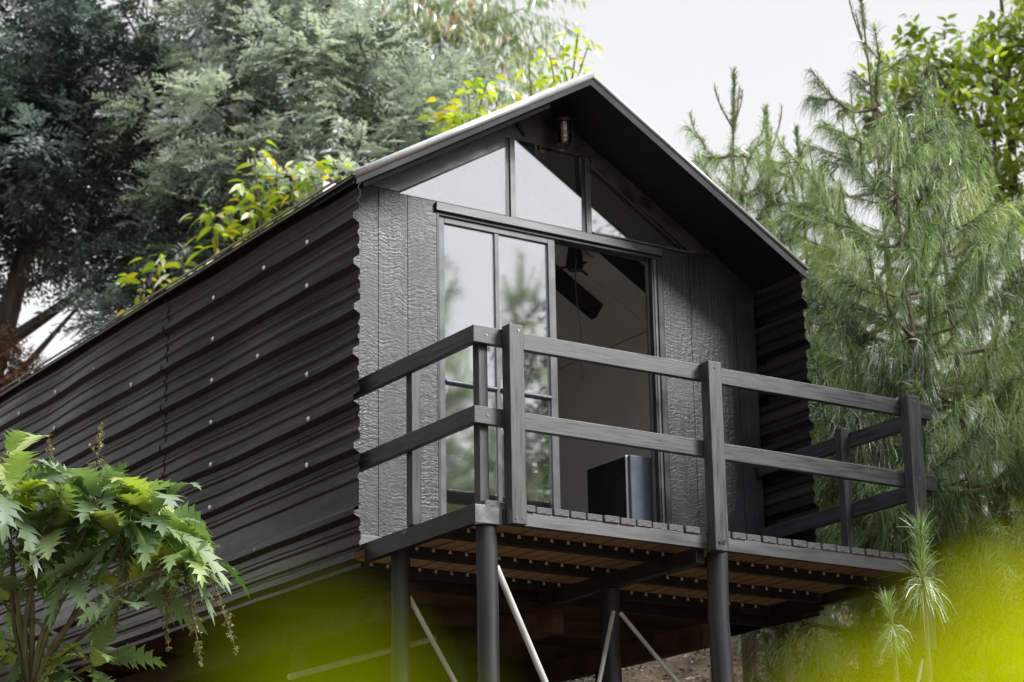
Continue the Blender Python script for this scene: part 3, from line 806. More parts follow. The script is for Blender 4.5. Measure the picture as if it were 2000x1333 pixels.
def limb_path(a, b, rng, sag=0.1, n=6):
    a = np.array(a, float); b = np.array(b, float)
    L_ = np.linalg.norm(b - a)
    off = rng.normal(size=3) * L_ * 0.07
    pts = []
    for i in range(n + 1):
        t = i / n
        p = a + (b - a) * t + off * math.sin(math.pi * t) + np.array([0, 0, -sag * L_ * math.sin(math.pi * t)])
        pts.append(tuple(p))
    return pts

def clumps(rng, lobes, n, power=0.45):
    """clump centres spread through ellipsoid lobes [(x,y,z,rx,ry,rz)]"""
    lb = np.array(lobes, float)
    wgt = (lb[:, 3] * lb[:, 4] * lb[:, 5]) ** 0.75
    idx = rng.choice(len(lb), n, p=wgt / wgt.sum())
    r = rng.random(n) ** power
    u = sph(rng, n)
    c = lb[idx, :3] + u * r[:, None] * lb[idx, 3:]
    return c, u, idx

def tree(name, label, cat, base_xy, lobes, n_clump, clump_r, sprays, spray_len, leaf_l, leaf_w, per, mt, bark, seed,
         trunk_r=0.16, group=None, style='pinnate', tmpl=T_BLADE, droop=0.2, top=None, tone_spread=0.25, tone0=0.35, hang=0.0, trunk=None, flat=0.6, ctone=0.28):
    rng = np.random.default_rng(seed)
    bx, by = base_xy
    zb = gz(bx, by)
    root = empty(name, (bx, by, zb), label, cat, group)
    lb = np.array(lobes, float)
    ztop_ = lb[:, 2].max() if top is None else top
    cx, cy = lb[:, 0].mean(), lb[:, 1].mean()
    # trunk and limbs
    m = MB()
    if trunk is None:
        trunk = [(bx, by, zb - 0.4)] + [(bx + (cx - bx) * t + 0.12 * math.sin(5 * t + seed), by + (cy - by) * t + 0.1 * math.cos(4 * t + seed), zb + (ztop_ - zb) * t) for t in (0.15, 0.3, 0.45, 0.6, 0.75, 0.88, 1.0)]
    rs = [trunk_r * (1 - 0.85 * i / (len(trunk) - 1)) for i in range(len(trunk))]
    m.tube(trunk, rs, 10)
    m.build('trunk', bark, root, smooth=True)
    m = MB()
    c, u, idx = clumps(rng, lobes, n_clump)
    tr = np.array(trunk)
    for l in lb:
        k = int(np.argmin(np.linalg.norm(tr - np.array([l[0], l[1], l[2] - 0.8 * l[5]]), axis=1)))
        k = max(1, k - 1)
        m.tube(limb_path(tr[k], l[:3], rng, 0.05), list(np.linspace(rs[k] * 0.65, 0.015, 7)), 7)
    sel = rng.choice(n_clump, min(n_clump, 70), replace=False)
    for i in sel:
        l = lb[idx[i]]
        st = l[:3] + (c[i] - l[:3]) * 0.15 + np.array([0, 0, -0.15])
        m.tube(limb_path(st, c[i], rng, 0.0, 4), list(np.linspace(0.022, 0.006, 5)), 5)
    m.build('limbs', bark, root, smooth=True)
    # sprays
    ns = n_clump * sprays
    ci = np.repeat(np.arange(n_clump), sprays)
    su = sph(rng, ns)
    pos = c[ci] + su * (clump_r * rng.random(ns) ** 0.5)[:, None] * np.array([1, 1, 0.7])
    sdv = norm(su + 0.8 * u[ci] + np.array([0, 0, 0.15 - hang]) + 0.3 * rng.normal(size=(ns, 3)))
    sdv[:, 2] *= flat; sdv = norm(sdv)
    if hang: sdv = norm(sdv * (1 - 0.6 * hang) + np.array([0, 0, -hang]))
    sl = spray_len * rng.uniform(0.6, 1.25, ns)
    up = norm(np.array([0, 0, 1.0]) + 0.35 * rng.normal(size=(ns, 3)))
    side = norm(np.cross(up, sdv)); nn = np.cross(sdv, side)
    ctn = rng.normal(size=n_clump) * ctone
    tone_s = tone0 + ctn[ci] + 0.10 * rng.normal(size=ns)
    # leaves along each spray
    k = np.tile(np.arange(per), ns); si = np.repeat(np.arange(ns), per)
    t = (k + 0.5) / per
    sg = np.where(k % 2 == 0, 1.0, -1.0)
    if style == 'pinnate':
        ang = 0.9
        b = pos[si] + sdv[si] * (sl[si] * t)[:, None]
        b[:, 2] -= droop * sl[si] * t ** 2
        ld = sdv[si] * 0.75 + side[si] * (sg * ang)[:, None] + 0.18 * rng.normal(size=(len(si), 3))
        ln = nn[si] + 0.3 * rng.normal(size=(len(si), 3))
        ll = leaf_l * (1 - 0.5 * np.abs(t - 0.4)) * rng.uniform(0.8, 1.2, len(si))
    elif style == 'hanging':
        b = pos[si] + sdv[si] * (sl[si] * t)[:, None]
        ld = np.stack([rng.normal(size=len(si)) * 0.45, rng.normal(size=len(si)) * 0.45, -np.ones(len(si))], 1) + 0.35 * sdv[si]
        ln = sph(rng, len(si))
        ll = leaf_l * rng.uniform(0.6, 1.3, len(si))
    else:  # rosette of broader leaves round the twig tip
        b = pos[si] + sdv[si] * (sl[si] * t)[:, None]
        th = k * 2.4 + rng.random(len(si)) * 0.6
        rad = side[si] * np.cos(th)[:, None] + nn[si] * np.sin(th)[:, None]
        ld = sdv[si] * 0.45 + rad * 0.9 + np.array([0, 0, -0.15]) + 0.15 * rng.normal(size=(len(si), 3))
        ln = norm(np.array([0, 0, 1.0]) + 0.5 * rng.normal(size=(len(si), 3)))
        ll = leaf_l * rng.uniform(0.6, 1.2, len(si))
    tone = tone_s[si] + tone_spread * 0.5 * rng.normal(size=len(si))
    leaves('crown', mt, root, b, ld, ln, ll, leaf_w * rng.uniform(0.8, 1.2, len(si)), tone, tmpl, droop * 0.5, 0.12 if tmpl is not T_BLADE else 0)
    # fine twigs that carry the sprays
    tw = rng.choice(ns, min(ns, 1500), replace=False)
    leaves('twigs', bark_leaf, root, pos[tw], sdv[tw], up[tw], sl[tw], 0.007, rng.random(len(tw)), T_NEEDLE, droop)
    return root

bark_leaf = leaf_mat('twig bark', [(0, (0.05, 0.035, 0.025)), (1, (0.16, 0.12, 0.09))], trans=0.0)

def E_(x, y, z, r, k=1.0, kz=0.9): return (x, y, z, r, r * k, r * kz)

# ---- broadleaf trees behind and beside the cabin
tree('broadleaf_tree', 'dense dark blue green tree filling the upper left behind the cabin', 'tree', (2.0, 12.6),
     [E_(2.9,11.6,7.4,1.7), E_(1.5,12.2,6.9,1.6), E_(3.8,11.0,8.4,1.5), E_(2.2,12.4,6.5,0.9), E_(3.9,10.6,6.2,1.25), E_(2.6,12.0,9.0,1.4), E_(4.4,10.3,7.2,1.0), E_(1.9,12.6,8.4,1.4), E_(3.1,11.2,5.3,0.6)],
     210, 0.32, 32, 0.36, 0.115, 0.034, 12, LM_dark, M_bark, 11, trunk_r=0.22, droop=0.25, tone0=0.34, ctone=0.34)
tree('broadleaf_tree', 'darkest tree at the far left edge with a slanting grey limb against the sky', 'tree', (1.2, 15.2),
     [E_(2.9,14.9,8.8,1.7), E_(2.2,15.4,8.0,1.3), E_(3.7,14.3,7.7,1.2), E_(4.7,13.4,7.2,1.0), E_(4.3,13.8,9.2,1.4), E_(1.6,16,8.6,1.6)],
     150, 0.45, 18, 0.36, 0.11, 0.045, 10, LM_dark, M_bark, 12, trunk_r=0.2, style='rosette', tmpl=T_LEAF, droop=0.2, tone0=0.12, ctone=0.12)
tree('acacia_tree', 'silvery grey green feathery tree just above the middle of the cabin roof', 'tree', (4.6, 9.6),
     [E_(4.0,8.7,6.4,0.95), E_(4.7,8.2,5.9,0.85), E_(3.5,9.2,5.6,0.75), E_(5.2,7.9,6.6,0.8), E_(4.3,8.5,7.3,0.7), E_(5.3,7.6,5.7,0.8), E_(3.3,9.6,6.6,0.6), E_(4.6,8.6,8.2,0.7), E_(5.1,8.1,7.5,0.7), E_(3.8,9.1,7.7,0.6), E_(5.6,7.8,7.0,0.5), E_(4.0,9.0,8.7,0.6)],
     150, 0.26, 30, 0.34, 0.115, 0.032, 13, LM_silver, M_bark, 13, trunk_r=0.12, droop=0.3, tone0=0.62, ctone=0.42)
tree('acacia_tree', 'smaller bluish feathery tree hugging the left eave line beneath the dark tree', 'tree', (3.4, 10.4),
     [E_(3.4,9.7,5.1,0.9), E_(3.1,10.0,4.6,0.55), E_(3.8,9.3,5.6,0.7), E_(4.2,9.0,4.9,0.9), E_(4.9,8.7,5.2,0.7)],
     85, 0.28, 28, 0.34, 0.11, 0.030, 13, LM_dark, M_bark, 14, trunk_r=0.1, droop=0.3, tone0=0.62)
tree('gum_tree', 'tall airy gum tree with hanging leaves and reddish twigs at the top centre', 'tree', (9.2, 13.6),
     [E_(8.2,13.0,9.9,1.5), E_(8.9,12.5,10.7,1.1), E_(7.2,13.4,10.8,1.4), E_(8.7,12.7,8.5,1.3), E_(7.3,13.2,8.7,1.3), E_(9.3,12.2,9.4,0.8), E_(8.4,12.6,11.6,1.2), E_(9.6,12.0,10.5,0.6)],
     105, 0.50, 18, 0.5, 0.17, 0.034, 10, LM_euc, M_barkpale, 15, trunk_r=0.2, style='hanging', tmpl=T_BLADE, hang=0.35, droop=0.2, tone0=0.45, ctone=0.2)
tree('gum_tree', 'pale green gum tree behind the left end of the bright ridge flashing', 'tree', (7.6, 11.2),
     [E_(7.0,10.4,8.2,1.1), E_(6.3,10.8,7.4,1.1), E_(7.6,9.9,7.3,0.9), E_(6.0,11.0,8.8,1.0), E_(7.1,10.0,6.6,1.0), E_(5.3,11.2,9.0,1.1)],
     60, 0.38, 20, 0.42, 0.14, 0.030, 10, LM_silver, M_barkpale, 16, trunk_r=0.15, style='hanging', tmpl=T_BLADE, hang=0.2, droop=0.2, tone0=0.5, ctone=0.25)
tree('leafy_tree', 'bright green glossy leaved tree at the upper right edge', 'tree', (10.9, 4.4),
     [E_(10.5,4.0,6.9,0.75), E_(10.1,4.3,6.3,0.60), E_(10.9,3.6,7.4,0.75), E_(11.2,3.4,6.4,0.8), E_(10.6,3.8,5.6,0.65), E_(9.65,4.5,6.65,0.48), E_(9.95,4.3,7.0,0.5), E_(9.8,4.4,6.0,0.45), E_(11.3,3.3,8.0,0.6), E_(10.9,3.7,4.6,0.6), E_(10.9, 4.0, 3.8, 0.6)],
     130, 0.36, 9, 0.26, 0.135, 0.060, 8, LM_bright, M_bark, 17, trunk_r=0.12, style='rosette', tmpl=T_OVATE, droop=0.25, tone0=0.4, ctone=0.18)
tree('red_shrub', 'reddish brown leaved shrub at the far left end of the roof line', 'shrub', (2.4, 11.0),
     [E_(2.2,11.5,4.35,0.50), E_(2.6,11.1,4.15,0.36), E_(1.7,11.9,4.3,0.5)],
     60, 0.22, 16, 0.16, 0.06, 0.022, 10, LM_redb, M_bark, 18, trunk_r=0.04, style='rosette', tmpl=T_LEAF, tone0=0.5)

# ---- yellow green saplings that show over the roof edge
def sapling(label, base, tips, seed, leaf=0.17):
    rng = np.random.default_rng(seed)
    zb = gz(*base)
    root = empty('sapling', (base[0], base[1], zb), label, 'sapling', 'yellow green saplings behind the roof')
    m = MB(); B = []; D = []; Nn = []; Ls = []; Tn = []
    hub = (base[0] + 0.1, base[1], max(zb + 1.0, min(t[2] for t in tips) - 1.2))
    m.tube(limb_path((base[0], base[1], zb - 0.2), hub, rng, 0, 5), [0.035] * 6, 7)
    for tp in tips:
        path = np.array(limb_path(hub, tp, rng, 0.02, 10))
        m.tube([tuple(p) for p in path], list(np.linspace(0.022, 0.006, len(path))), 6)
        for j in range(38):
            t = 1 - 0.55 * rng.random() ** 1.2
            f = t * (len(path) - 1); i = min(int(f), len(path) - 2); p = path[i] + (path[i+1] - path[i]) * (f - i)
            a = j * 2.4 + rng.random() * 0.5
            h = np.array([math.cos(a), math.sin(a), 0.0])
            q = p + h * rng.uniform(0, 0.22) + np.array([0, 0, rng.uniform(-0.05, 0.08)])
            B.append(q); D.append(h * 0.9 + np.array([0, 0, rng.uniform(-0.55, 0.5)]))
            Nn.append(np.array([0, 0, 1.0]) + 0.45 * rng.normal(size=3)); Ls.append(leaf * rng.uniform(0.65, 1.2)); Tn.append(0.60 + 0.30 * rng.normal())
    m.build('stem', M_stem, root, smooth=True)
    Ls = np.array(Ls)
    leaves('foliage', LM_sap, root, np.array(B), np.array(D), np.array(Nn), Ls, Ls * 0.36, np.array(Tn), T_OVATE, 0.45, 0.25)
    return root
sapling('small yellow green sapling tip peeking over the lower part of the left eave', (2.9, 8.7), [(2.76,8.48,4.92), (2.62,8.62,4.72), (2.95,8.35,4.86)], 31, 0.2)
sapling('largest yellow green sapling poking above the left eave', (3.4, 8.0), [(3.44,7.72,6.02), (3.30,7.85,5.60), (3.62,7.55,5.85), (3.12,8.05,5.36), (3.48,7.70,5.62)], 32, 0.2)
sapling('yellow green sapling beside the front left roof corner', (4.1, 7.6), [(3.92,7.44,5.85), (3.78,7.52,5.60), (4.10,7.30,5.72)], 33, 0.2)
sapling('glowing yellow green sapling top above the middle of the left rake', (5.3, 6.6), [(5.18,6.30,6.50), (5.32,6.15,6.62), (5.10,6.35,6.25), (5.42,6.10,6.45), (5.25, 6.2, 6.3), (4.98,6.42,6.45), (5.05,6.38,6.2)], 34, 0.2)
sapling('yellow green sapling top just left of the roof peak', (6.0, 6.0), [(6.04,5.52,7.12), (5.80,5.70,6.85), (5.92,5.62,6.70), (6.12,5.46,6.95), (5.62,5.84,6.75)], 35)

# ---- drooping pines on the right
def pine(label, base, top, crown_z, spread, seed, n_needle=70, needle=0.26, whorl=0.40, nb=4, group='drooping pines right of the cabin', bare=0.42, width=0.0046, tone0=0.54):
    rng = np.random.default_rng(seed)
    bx, by = base; zb = gz(bx, by)
    root = empty('pine_tree', (bx, by, zb), label, 'pine tree', group)
    m = MB()
    tz = np.linspace(zb - 0.4, top[2], 14)
    def axis(z):
        t = (z - zb) / (top[2] - zb)
        return np.array([bx + (top[0] - bx) * t + 0.05 * math.sin(4 * t + seed), by + (top[1] - by) * t + 0.05 * math.cos(5 * t + seed), z])
    m.tube([tuple(axis(z)) for z in tz], [0.080 * (1 - i / 13) ** 1.25 + 0.004 for i in range(14)], 9)
    m.build('trunk', M_barkpine, root, smooth=True)
    br = MB()
    B = []; D = []; Tn = []; Ls = []
    YB_ = []; YD_ = []; YL = []
    def shoot(path, dens, tone, ln, start=0.3):
        path = np.array(path)
        seg = path[1:] - path[:-1]
        Ltot = np.linalg.norm(seg, axis=1).sum()
        n = int(dens * Ltot)
        if n <= 0: return
        t = start + (1 - start) * rng.random(n)
        f = t * (len(path) - 1); i = np.minimum(f.astype(int), len(path) - 2)
        p = path[i] + seg[i] * (f - i)[:, None]
        dd = norm(seg[i])
        out_ = norm(dd * 1.0 + sph(rng, n) * 0.72)
        B.append(p); D.append(out_); Tn.append(tone + 0.16 * rng.normal(size=n)); Ls.append(ln * rng.uniform(0.65, 1.15, n))
    z = crown_z
    while z < top[2] - bare:
        t = (z - crown_z) / (top[2] - crown_z)
        R_ = spread * (1 - t) ** 0.8 * rng.uniform(0.75, 1.1) + 0.10
        a0 = rng.random() * 6.28
        for k in range(nb):
            if rng.random() < 0.08: continue
            a = a0 + 2 * math.pi * k / nb + rng.normal() * 0.2
            r_ = R_ * rng.uniform(0.65, 1.15)
            h = np.array([math.cos(a), math.sin(a), 0])
            s = axis(z)
            rise = rng.uniform(0.25, 0.55) * r_ + 0.10
            path = [s + h * (r_ * u_) + np.array([0, 0, rise * (u_ ** 1.9) + 0.05 * u_ - 0.10 * math.sin(math.pi * u_)]) + 0.015 * rng.normal(size=3) for u_ in np.linspace(0, 1, 7)]
            br.tube([tuple(p) for p in path], list(np.linspace(0.016 + 0.008 * (1 - t), 0.005, 7)), 5, mi=0)
            tn = tone0 - 0.04 + 0.30 * rng.normal()
            ln = needle * (0.75 + 0.35 * (1 - t))
            shoot(path, n_needle * 5.0, tn, ln, 0.35)
            # side shoots
            for q in range(int(2 + 4 * r_)):
                u_ = rng.uniform(0.35, 0.95); i = min(int(u_ * 6), 5)
                p0 = path[i]; sd_ = norm(h * 0.7 + np.array([-h[1], h[0], 0]) * rng.choice([-1, 1]) * rng.uniform(0.6, 1.1) + np.array([0, 0, 0.25]))
                Lq = r_ * rng.uniform(0.25, 0.5) + 0.06
                pth = [p0 + sd_ * (Lq * w_) + np.array([0, 0, 0.20 * Lq * w_ * w_]) for w_ in np.linspace(0, 1, 4)]
                br.tube([tuple(p) for p in pth], [0.008, 0.006, 0.005, 0.004], 4)
                shoot(pth, n_needle * 4.2, tn + 0.08 * rng.normal(), ln, 0.25)
            if rng.random() < 0.45:          # upright bare tip with short needles
                hh = rng.uniform(0.12, 0.34); e0 = path[-1]
                pth = [e0 + h * (0.03 * w_) + np.array([0, 0, hh * w_]) for w_ in np.linspace(0, 1, 4)]
                br.tube([tuple(q) for q in pth], [0.006, 0.005, 0.004, 0.003], 4)
                P6 = np.array(pth); nq = 50; f = rng.random(nq) * 3; i = np.minimum(f.astype(int), 2); pq = P6[i] + (P6[i+1] - P6[i]) * (f - i)[:, None]
                B.append(pq); D.append(norm(np.array([0, 0, 1.0]) + 0.45 * rng.normal(size=(nq, 3)) * np.array([1, 1, 0.3]))); Tn.append(np.full(nq, 0.5)); Ls.append(rng.uniform(0.03, 0.075, nq))
            # young light tuft at the tip
            if rng.random() < 0.35:
                n = 26; YB_.append(np.repeat(path[-1][None], n, 0)); YD_.append(norm(h * 0.3 + np.array([0, 0, 1.0]) + 0.45 * rng.normal(size=(n, 3)))); YL.append(np.full(n, 0.12) * rng.uniform(0.7, 1.2, n))
        z += whorl * rng.uniform(0.75, 1.2)
    # bare leader with short upright needles
    lead = [axis(zz) for zz in np.linspace(top[2] - 0.62, top[2], 8)]
    n = 700
    f = rng.random(n) * 7; i = np.minimum(f.astype(int), 6); L8 = np.array(lead)
    p = L8[i] + (L8[i+1] - L8[i]) * (f - i)[:, None]
    sB = p; sD = norm(np.array([0, 0, 1.0]) + 0.42 * rng.normal(size=(n, 3)) * np.array([1, 1, 0.3]))
    B.append(sB); D.append(sD); Tn.append(0.35 + 0.15 * rng.normal(size=n)); Ls.append(rng.uniform(0.035, 0.088, n))
    br.tube([tuple(q) for q in lead], list(np.linspace(0.010, 0.004, 8)), 5)
    # secondary leaders
    for k in range(3):
        a = rng.random() * 6.28; h = np.array([math.cos(a), math.sin(a), 0]); s = axis(top[2] - rng.uniform(0.45, 0.9)); hh = rng.uniform(0.25, 0.55)
        pth = [s + h * (0.16 * math.sin(w_ * 1.4)) + np.array([0, 0, hh * w_]) for w_ in np.linspace(0, 1, 6)]
        br.tube([tuple(q) for q in pth], list(np.linspace(0.010, 0.005, 6)), 5)
        P6 = np.array(pth); n = 80; f = rng.random(n) * 5; i = np.minimum(f.astype(int), 4); p = P6[i] + (P6[i+1] - P6[i]) * (f - i)[:, None]
        B.append(p); D.append(norm(np.array([0, 0, 1.0]) + 0.4 * rng.normal(size=(n, 3)) * np.array([1, 1, 0.3]))); Tn.append(np.full(n, 0.35)); Ls.append(rng.uniform(0.03, 0.07, n))
    br.build('limbs', M_twigpine, root, smooth=True)
    B = np.concatenate(B); D = np.concatenate(D); Tn = np.concatenate(Tn); Ls = np.concatenate(Ls)
    dr = np.where(Ls > 0.09, rng.uniform(0.5, 1.8, len(Ls)), 0.0)
    leaves('needles', LM_pine, root, B, D, sph(rng, len(B)), Ls, width, Tn, T_NEEDLE, dr)
    if YB_:
        b = np.concatenate(YB_); leaves('young_needles', LM_pinelt, root, b, np.concatenate(YD_), sph(rng, len(b)), np.concatenate(YL), 0.004, rng.random(len(b)), T_NEEDLE, 0.15)
    return root

pine('slim pine leader left of the pine group, nearest the roof edge', (5.6, 2.7), (5.61, 2.6, 5.47), 1.9, 0.85, 41)
pine('second slim pine leader from the roof edge, close beside a paler twin', (6.2, 2.9), (6.15, 2.86, 5.30), 1.8, 0.85, 42)
pine('short pine spire in the dip between the slim leaders and the tallest pine', (6.2, 2.5), (6.17, 2.41, 4.95), 1.6, 0.85, 43)
pine('tallest pine whose thin spire reaches the top of the picture', (5.9, 1.1), (5.88, 1.07, 5.95), 1.2, 1.15, 44, n_needle=80, bare=1.0)
pine('broad pine in front of the tallest one with long drooping boughs', (4.95, -0.25), (4.93, -0.23, 4.05), 0.2, 1.15, 45, n_needle=95, needle=0.27)
pine('pine with upright tips between the broad pine and the leafy tree', (5.6, -0.1), (5.55, -0.07, 4.25), 0.4, 0.95, 46, n_needle=85)
pine('pine at the right edge beneath the leafy tree', (7.1, 1.1), (7.0, 1.13, 3.70), 0.2, 1.1, 47, n_needle=80)
pine('low pine at the right edge behind the deck corner', (5.7, -0.7), (5.72, -0.72, 2.35), -0.9, 1.0, 48, n_needle=95)
pine('low pine directly behind the right deck guard', (5.05, 0.6), (5.05, 0.6, 2.5), -0.6, 1.0, 49, n_needle=90, tone0=0.38)
pine('bushy pine below the right end of the deck', (4.95, -1.2), (4.95, -1.2, 1.0), -1.6, 0.9, 50, n_needle=90)
pine('shadowy pine far behind the broad pine', (7.6, 3.2), (7.5, 3.2, 3.3), 0.2, 1.1, 51, n_needle=70, tone0=0.25)
pine('bushy pine low at the right edge of the picture', (5.9, -1.9), (5.9, -1.9, 0.9), -2.4, 0.9, 52, n_needle=90)

def pine_tuft(label, base, pts, seed, n=260, needle=0.17, name='pine_seedling', mt=None):
    rng = np.random.default_rng(seed)
    root = empty(name, (base[0], base[1], gz(*base)), label, 'pine seedling', 'young pine shoots below the deck corner')
    m = MB(); m.tube([(base[0], base[1], gz(*base) - 0.2)] + pts, list(np.linspace(0.022, 0.006, len(pts) + 1)), 7); m.build('stem', M_barkpine, root, smooth=True)
    P = np.array(pts); 
    # upright tuft at the top
    a, b = P[-2], P[-1]
    t = rng.random(n); p = a + (b - a) * t[:, None]
    D = norm((b - a) / np.linalg.norm(b - a) * 1.3 + 0.5 * rng.normal(size=(n, 3)))
    leaves('needles', LM_pinelt, root, p, D, sph(rng, n), needle * rng.uniform(0.6, 1.1, n), 0.0034, rng.random(n), T_NEEDLE, 0.15)
    # drooping skirt below
    k = int(n * 1.2); a, b = P[-3], P[-2]; t = rng.random(k); p = a + (b - a) * t[:, None]
    D = norm(sph(rng, k) * np.array([1, 1, 0.5]) + np.array([0, 0, 0.35]))
    leaves('drooping_needles', LM_pinelt, root, p, D, sph(rng, k), needle * 1.5 * rng.uniform(0.6, 1.1, k), 0.0032, rng.random(k) * 0.7, T_NEEDLE, rng.uniform(0.6, 1.5, k))
    return root
pine_tuft('young pine shoot standing upright in front of the right deck post', (2.04, -3.2), [(2.03,-3.2,-1.4), (2.03,-3.2,-0.62), (2.02,-3.21,-0.50), (2.00,-3.24,-0.22)], 61)
pine_tuft('lower young pine shoot with a starry top in front of the deck end', (1.74, -3.28), [(1.73,-3.27,-1.6), (1.72,-3.27,-0.90), (1.715,-3.27,-0.78), (1.71,-3.26,-0.66)], 62, n=150, needle=0.12)

# ---- trees out of view: some added to shade the cabin, others mirrored in the glass
tree('broadleaf_tree', 'dense unseen tree added on the left flank of the cabin to shade the long ribbed wall', 'tree', (-8.0, 3.0),
     [E_(-8.0,3.0,2.0,2.6,1.0,1.0), E_(-7.6,5.5,4.0,2.4), E_(-8.5,1.0,4.6,2.4), E_(-7.8,8.0,3.0,2.6), E_(-8.2,3.6,6.8,2.4), E_(-9.0,-1.2,2.4,2.2)],
     260, 0.7, 14, 0.5, 0.2, 0.09, 9, LM_dark, M_bark, 71, trunk_r=0.25, style='rosette', tmpl=T_LEAF, tone0=0.25)
tree('broadleaf_tree', 'dense unseen tree added further up the left flank of the cabin to shade its wall', 'tree', (-7.0, 12.0),
     [E_(-7.0,12.0,5.0,2.8), E_(-5.6,14.5,6.5,2.6), E_(-8.5,10.5,8.0,2.6), E_(-6.2,12.8,9.0,2.4)],
     200, 0.8, 14, 0.5, 0.2, 0.09, 9, LM_dark, M_bark, 72, trunk_r=0.25, style='rosette', tmpl=T_LEAF, tone0=0.25)
tree('broadleaf_tree', 'dense unseen tree added left of the photographer to dim the light from the left', 'tree', (-9.5, -5.5),
     [E_(-9.0,-5.5,0.5,2.4), E_(-9.6,-4.5,4.0,2.8), E_(-8.8,-7.0,2.6,2.0), E_(-9.8,-2.0,-0.5,2.4), E_(-10.6,-6.5,6.8,2.8), E_(-9.2,-3.2,7.6,2.2)],
     280, 0.7, 14, 0.5, 0.2, 0.09, 9, LM_dark, M_bark, 83, trunk_r=0.25, style='rosette', tmpl=T_LEAF, tone0=0.2)
pine('slender pine mirrored in the right pane of the sliding door', (9.1, -11.2), (9.1, -11.2, 6.9), -3.0, 1.5, 73, n_needle=60, group='pines facing the cabin front')
pine('ragged pine mirrored in the left pane of the sliding door', (7.9, -11.6), (7.9, -11.6, 7.1), -3.0, 1.6, 74, n_needle=60, group='pines facing the cabin front')
pine('broad pine mirrored low in the sliding door', (10.6, -12.6), (10.6, -12.6, 5.9), -3.0, 1.8, 75, n_needle=60, group='pines facing the cabin front')
tree('broadleaf_tree', 'dark bushy tree facing the cabin front, mirrored low in the door glass', 'tree', (10.5, -14.5),
     [E_(8.6,-14.6,3.3,1.9), E_(10.4,-14.2,3.9,1.9), E_(12.5,-13.2,4.2,2.2), E_(7.2,-15.5,3.4,2.0), E_(9.4,-14.6,0.8,2.4), E_(12.0,-14.2,1.0,2.6)],
     330, 0.65, 20, 0.4, 0.10, 0.04, 10, LM_dark, M_bark, 76, trunk_r=0.25, style='rosette', tmpl=T_LEAF, tone0=0.38)

pine('unseen pine added just beyond the right edge to block light, in line with the deck front', (5.7, -3.6), (5.7, -3.6, 4.0), -3.0, 1.5, 78, n_needle=50, group='pines facing the cabin front')  # unseen pines and bushy tree, added to block light from the right
pine('unseen light blocking pine added beyond the right edge, between the deck and the slope', (8.2, -3.0), (8.2, -3.0, 5.2), -2.8, 1.9, 79, n_needle=50, group='pines facing the cabin front')
tree('broadleaf_tree', 'dark bushy unseen tree added beyond the right edge to shade the right half of the front', 'tree', (6.9, -4.6),
     [E_(5.0,-3.6,1.0,0.9), E_(5.2,-3.8,2.8,0.9), E_(5.9,-3.2,2.0,0.9), E_(6.5,-4.4,0.5,1.4), E_(7.3,-4.0,2.6,1.6), E_(8.2,-4.6,3.8,1.6), E_(6.2,-4.6,2.8,1.1), E_(6.9,-5.0,3.6,1.1)],
     260, 0.45, 22, 0.34, 0.09, 0.032, 10, LM_dark, M_bark, 80, trunk_r=0.2, style='rosette', tmpl=T_LEAF, tone0=0.2)

# ---- lobed shrub at the lower left
def lobed_template(nl=6):
    """pinnately lobed leaf: one blade with toothed forward lobes on either side of the midrib"""
    V = []; F = []
    def av(x, y): V.append((x, y)); return len(V) - 1
    def hw(t): return 0.5 * max(0.12, math.sin(math.pi * (0.10 + 0.84 * t ** 0.85)) ** 0.75)
    mid = [av(i / nl, 0) for i in range(nl + 1)]
    for sgn in (1, -1):
        sin_ = [av(0.0, sgn * 0.02)] + [av(i / nl + 0.035, sgn * hw(i / nl) * 0.20) for i in range(1, nl)] + [av(1.0, sgn * 0.10)]
        for i in range(nl):
            t0, t1 = i / nl, (i + 1) / nl; tm = (t0 + t1) / 2; w = hw(tm) * sgn
            s0, s1 = sin_[i], sin_[i + 1]
            q = (mid[i], mid[i+1], s1, s0); F.append(q if sgn < 0 else q[::-1])
            k1 = av(t0 + 0.085, w * 0.66); n1 = av(t0 + 0.140, w * 0.74); tip = av(tm + 0.190, w * 1.20); n2 = av(t1 + 0.055, w * 0.82); k2 = av(t1 + 0.050, w * 0.56)
            ring = [s0, k1, n1, tip, n2, k2, s1]
            F.append(tuple(ring) if sgn > 0 else tuple(ring[::-1]))
    tip = av(1.20, 0); a1 = av(1.07, 0.10); b1 = av(1.07, -0.10)
    e1 = [k for k, v in enumerate(V) if v == (1.0, 0.10)][0]; e2 = [k for k, v in enumerate(V) if v == (1.0, -0.10)][0]
    F.append((mid[-1], e1, a1, tip)); F.append((mid[-1], tip, b1, e2))
    return np.array(V, float), F
T_LOBED = lobed_template()

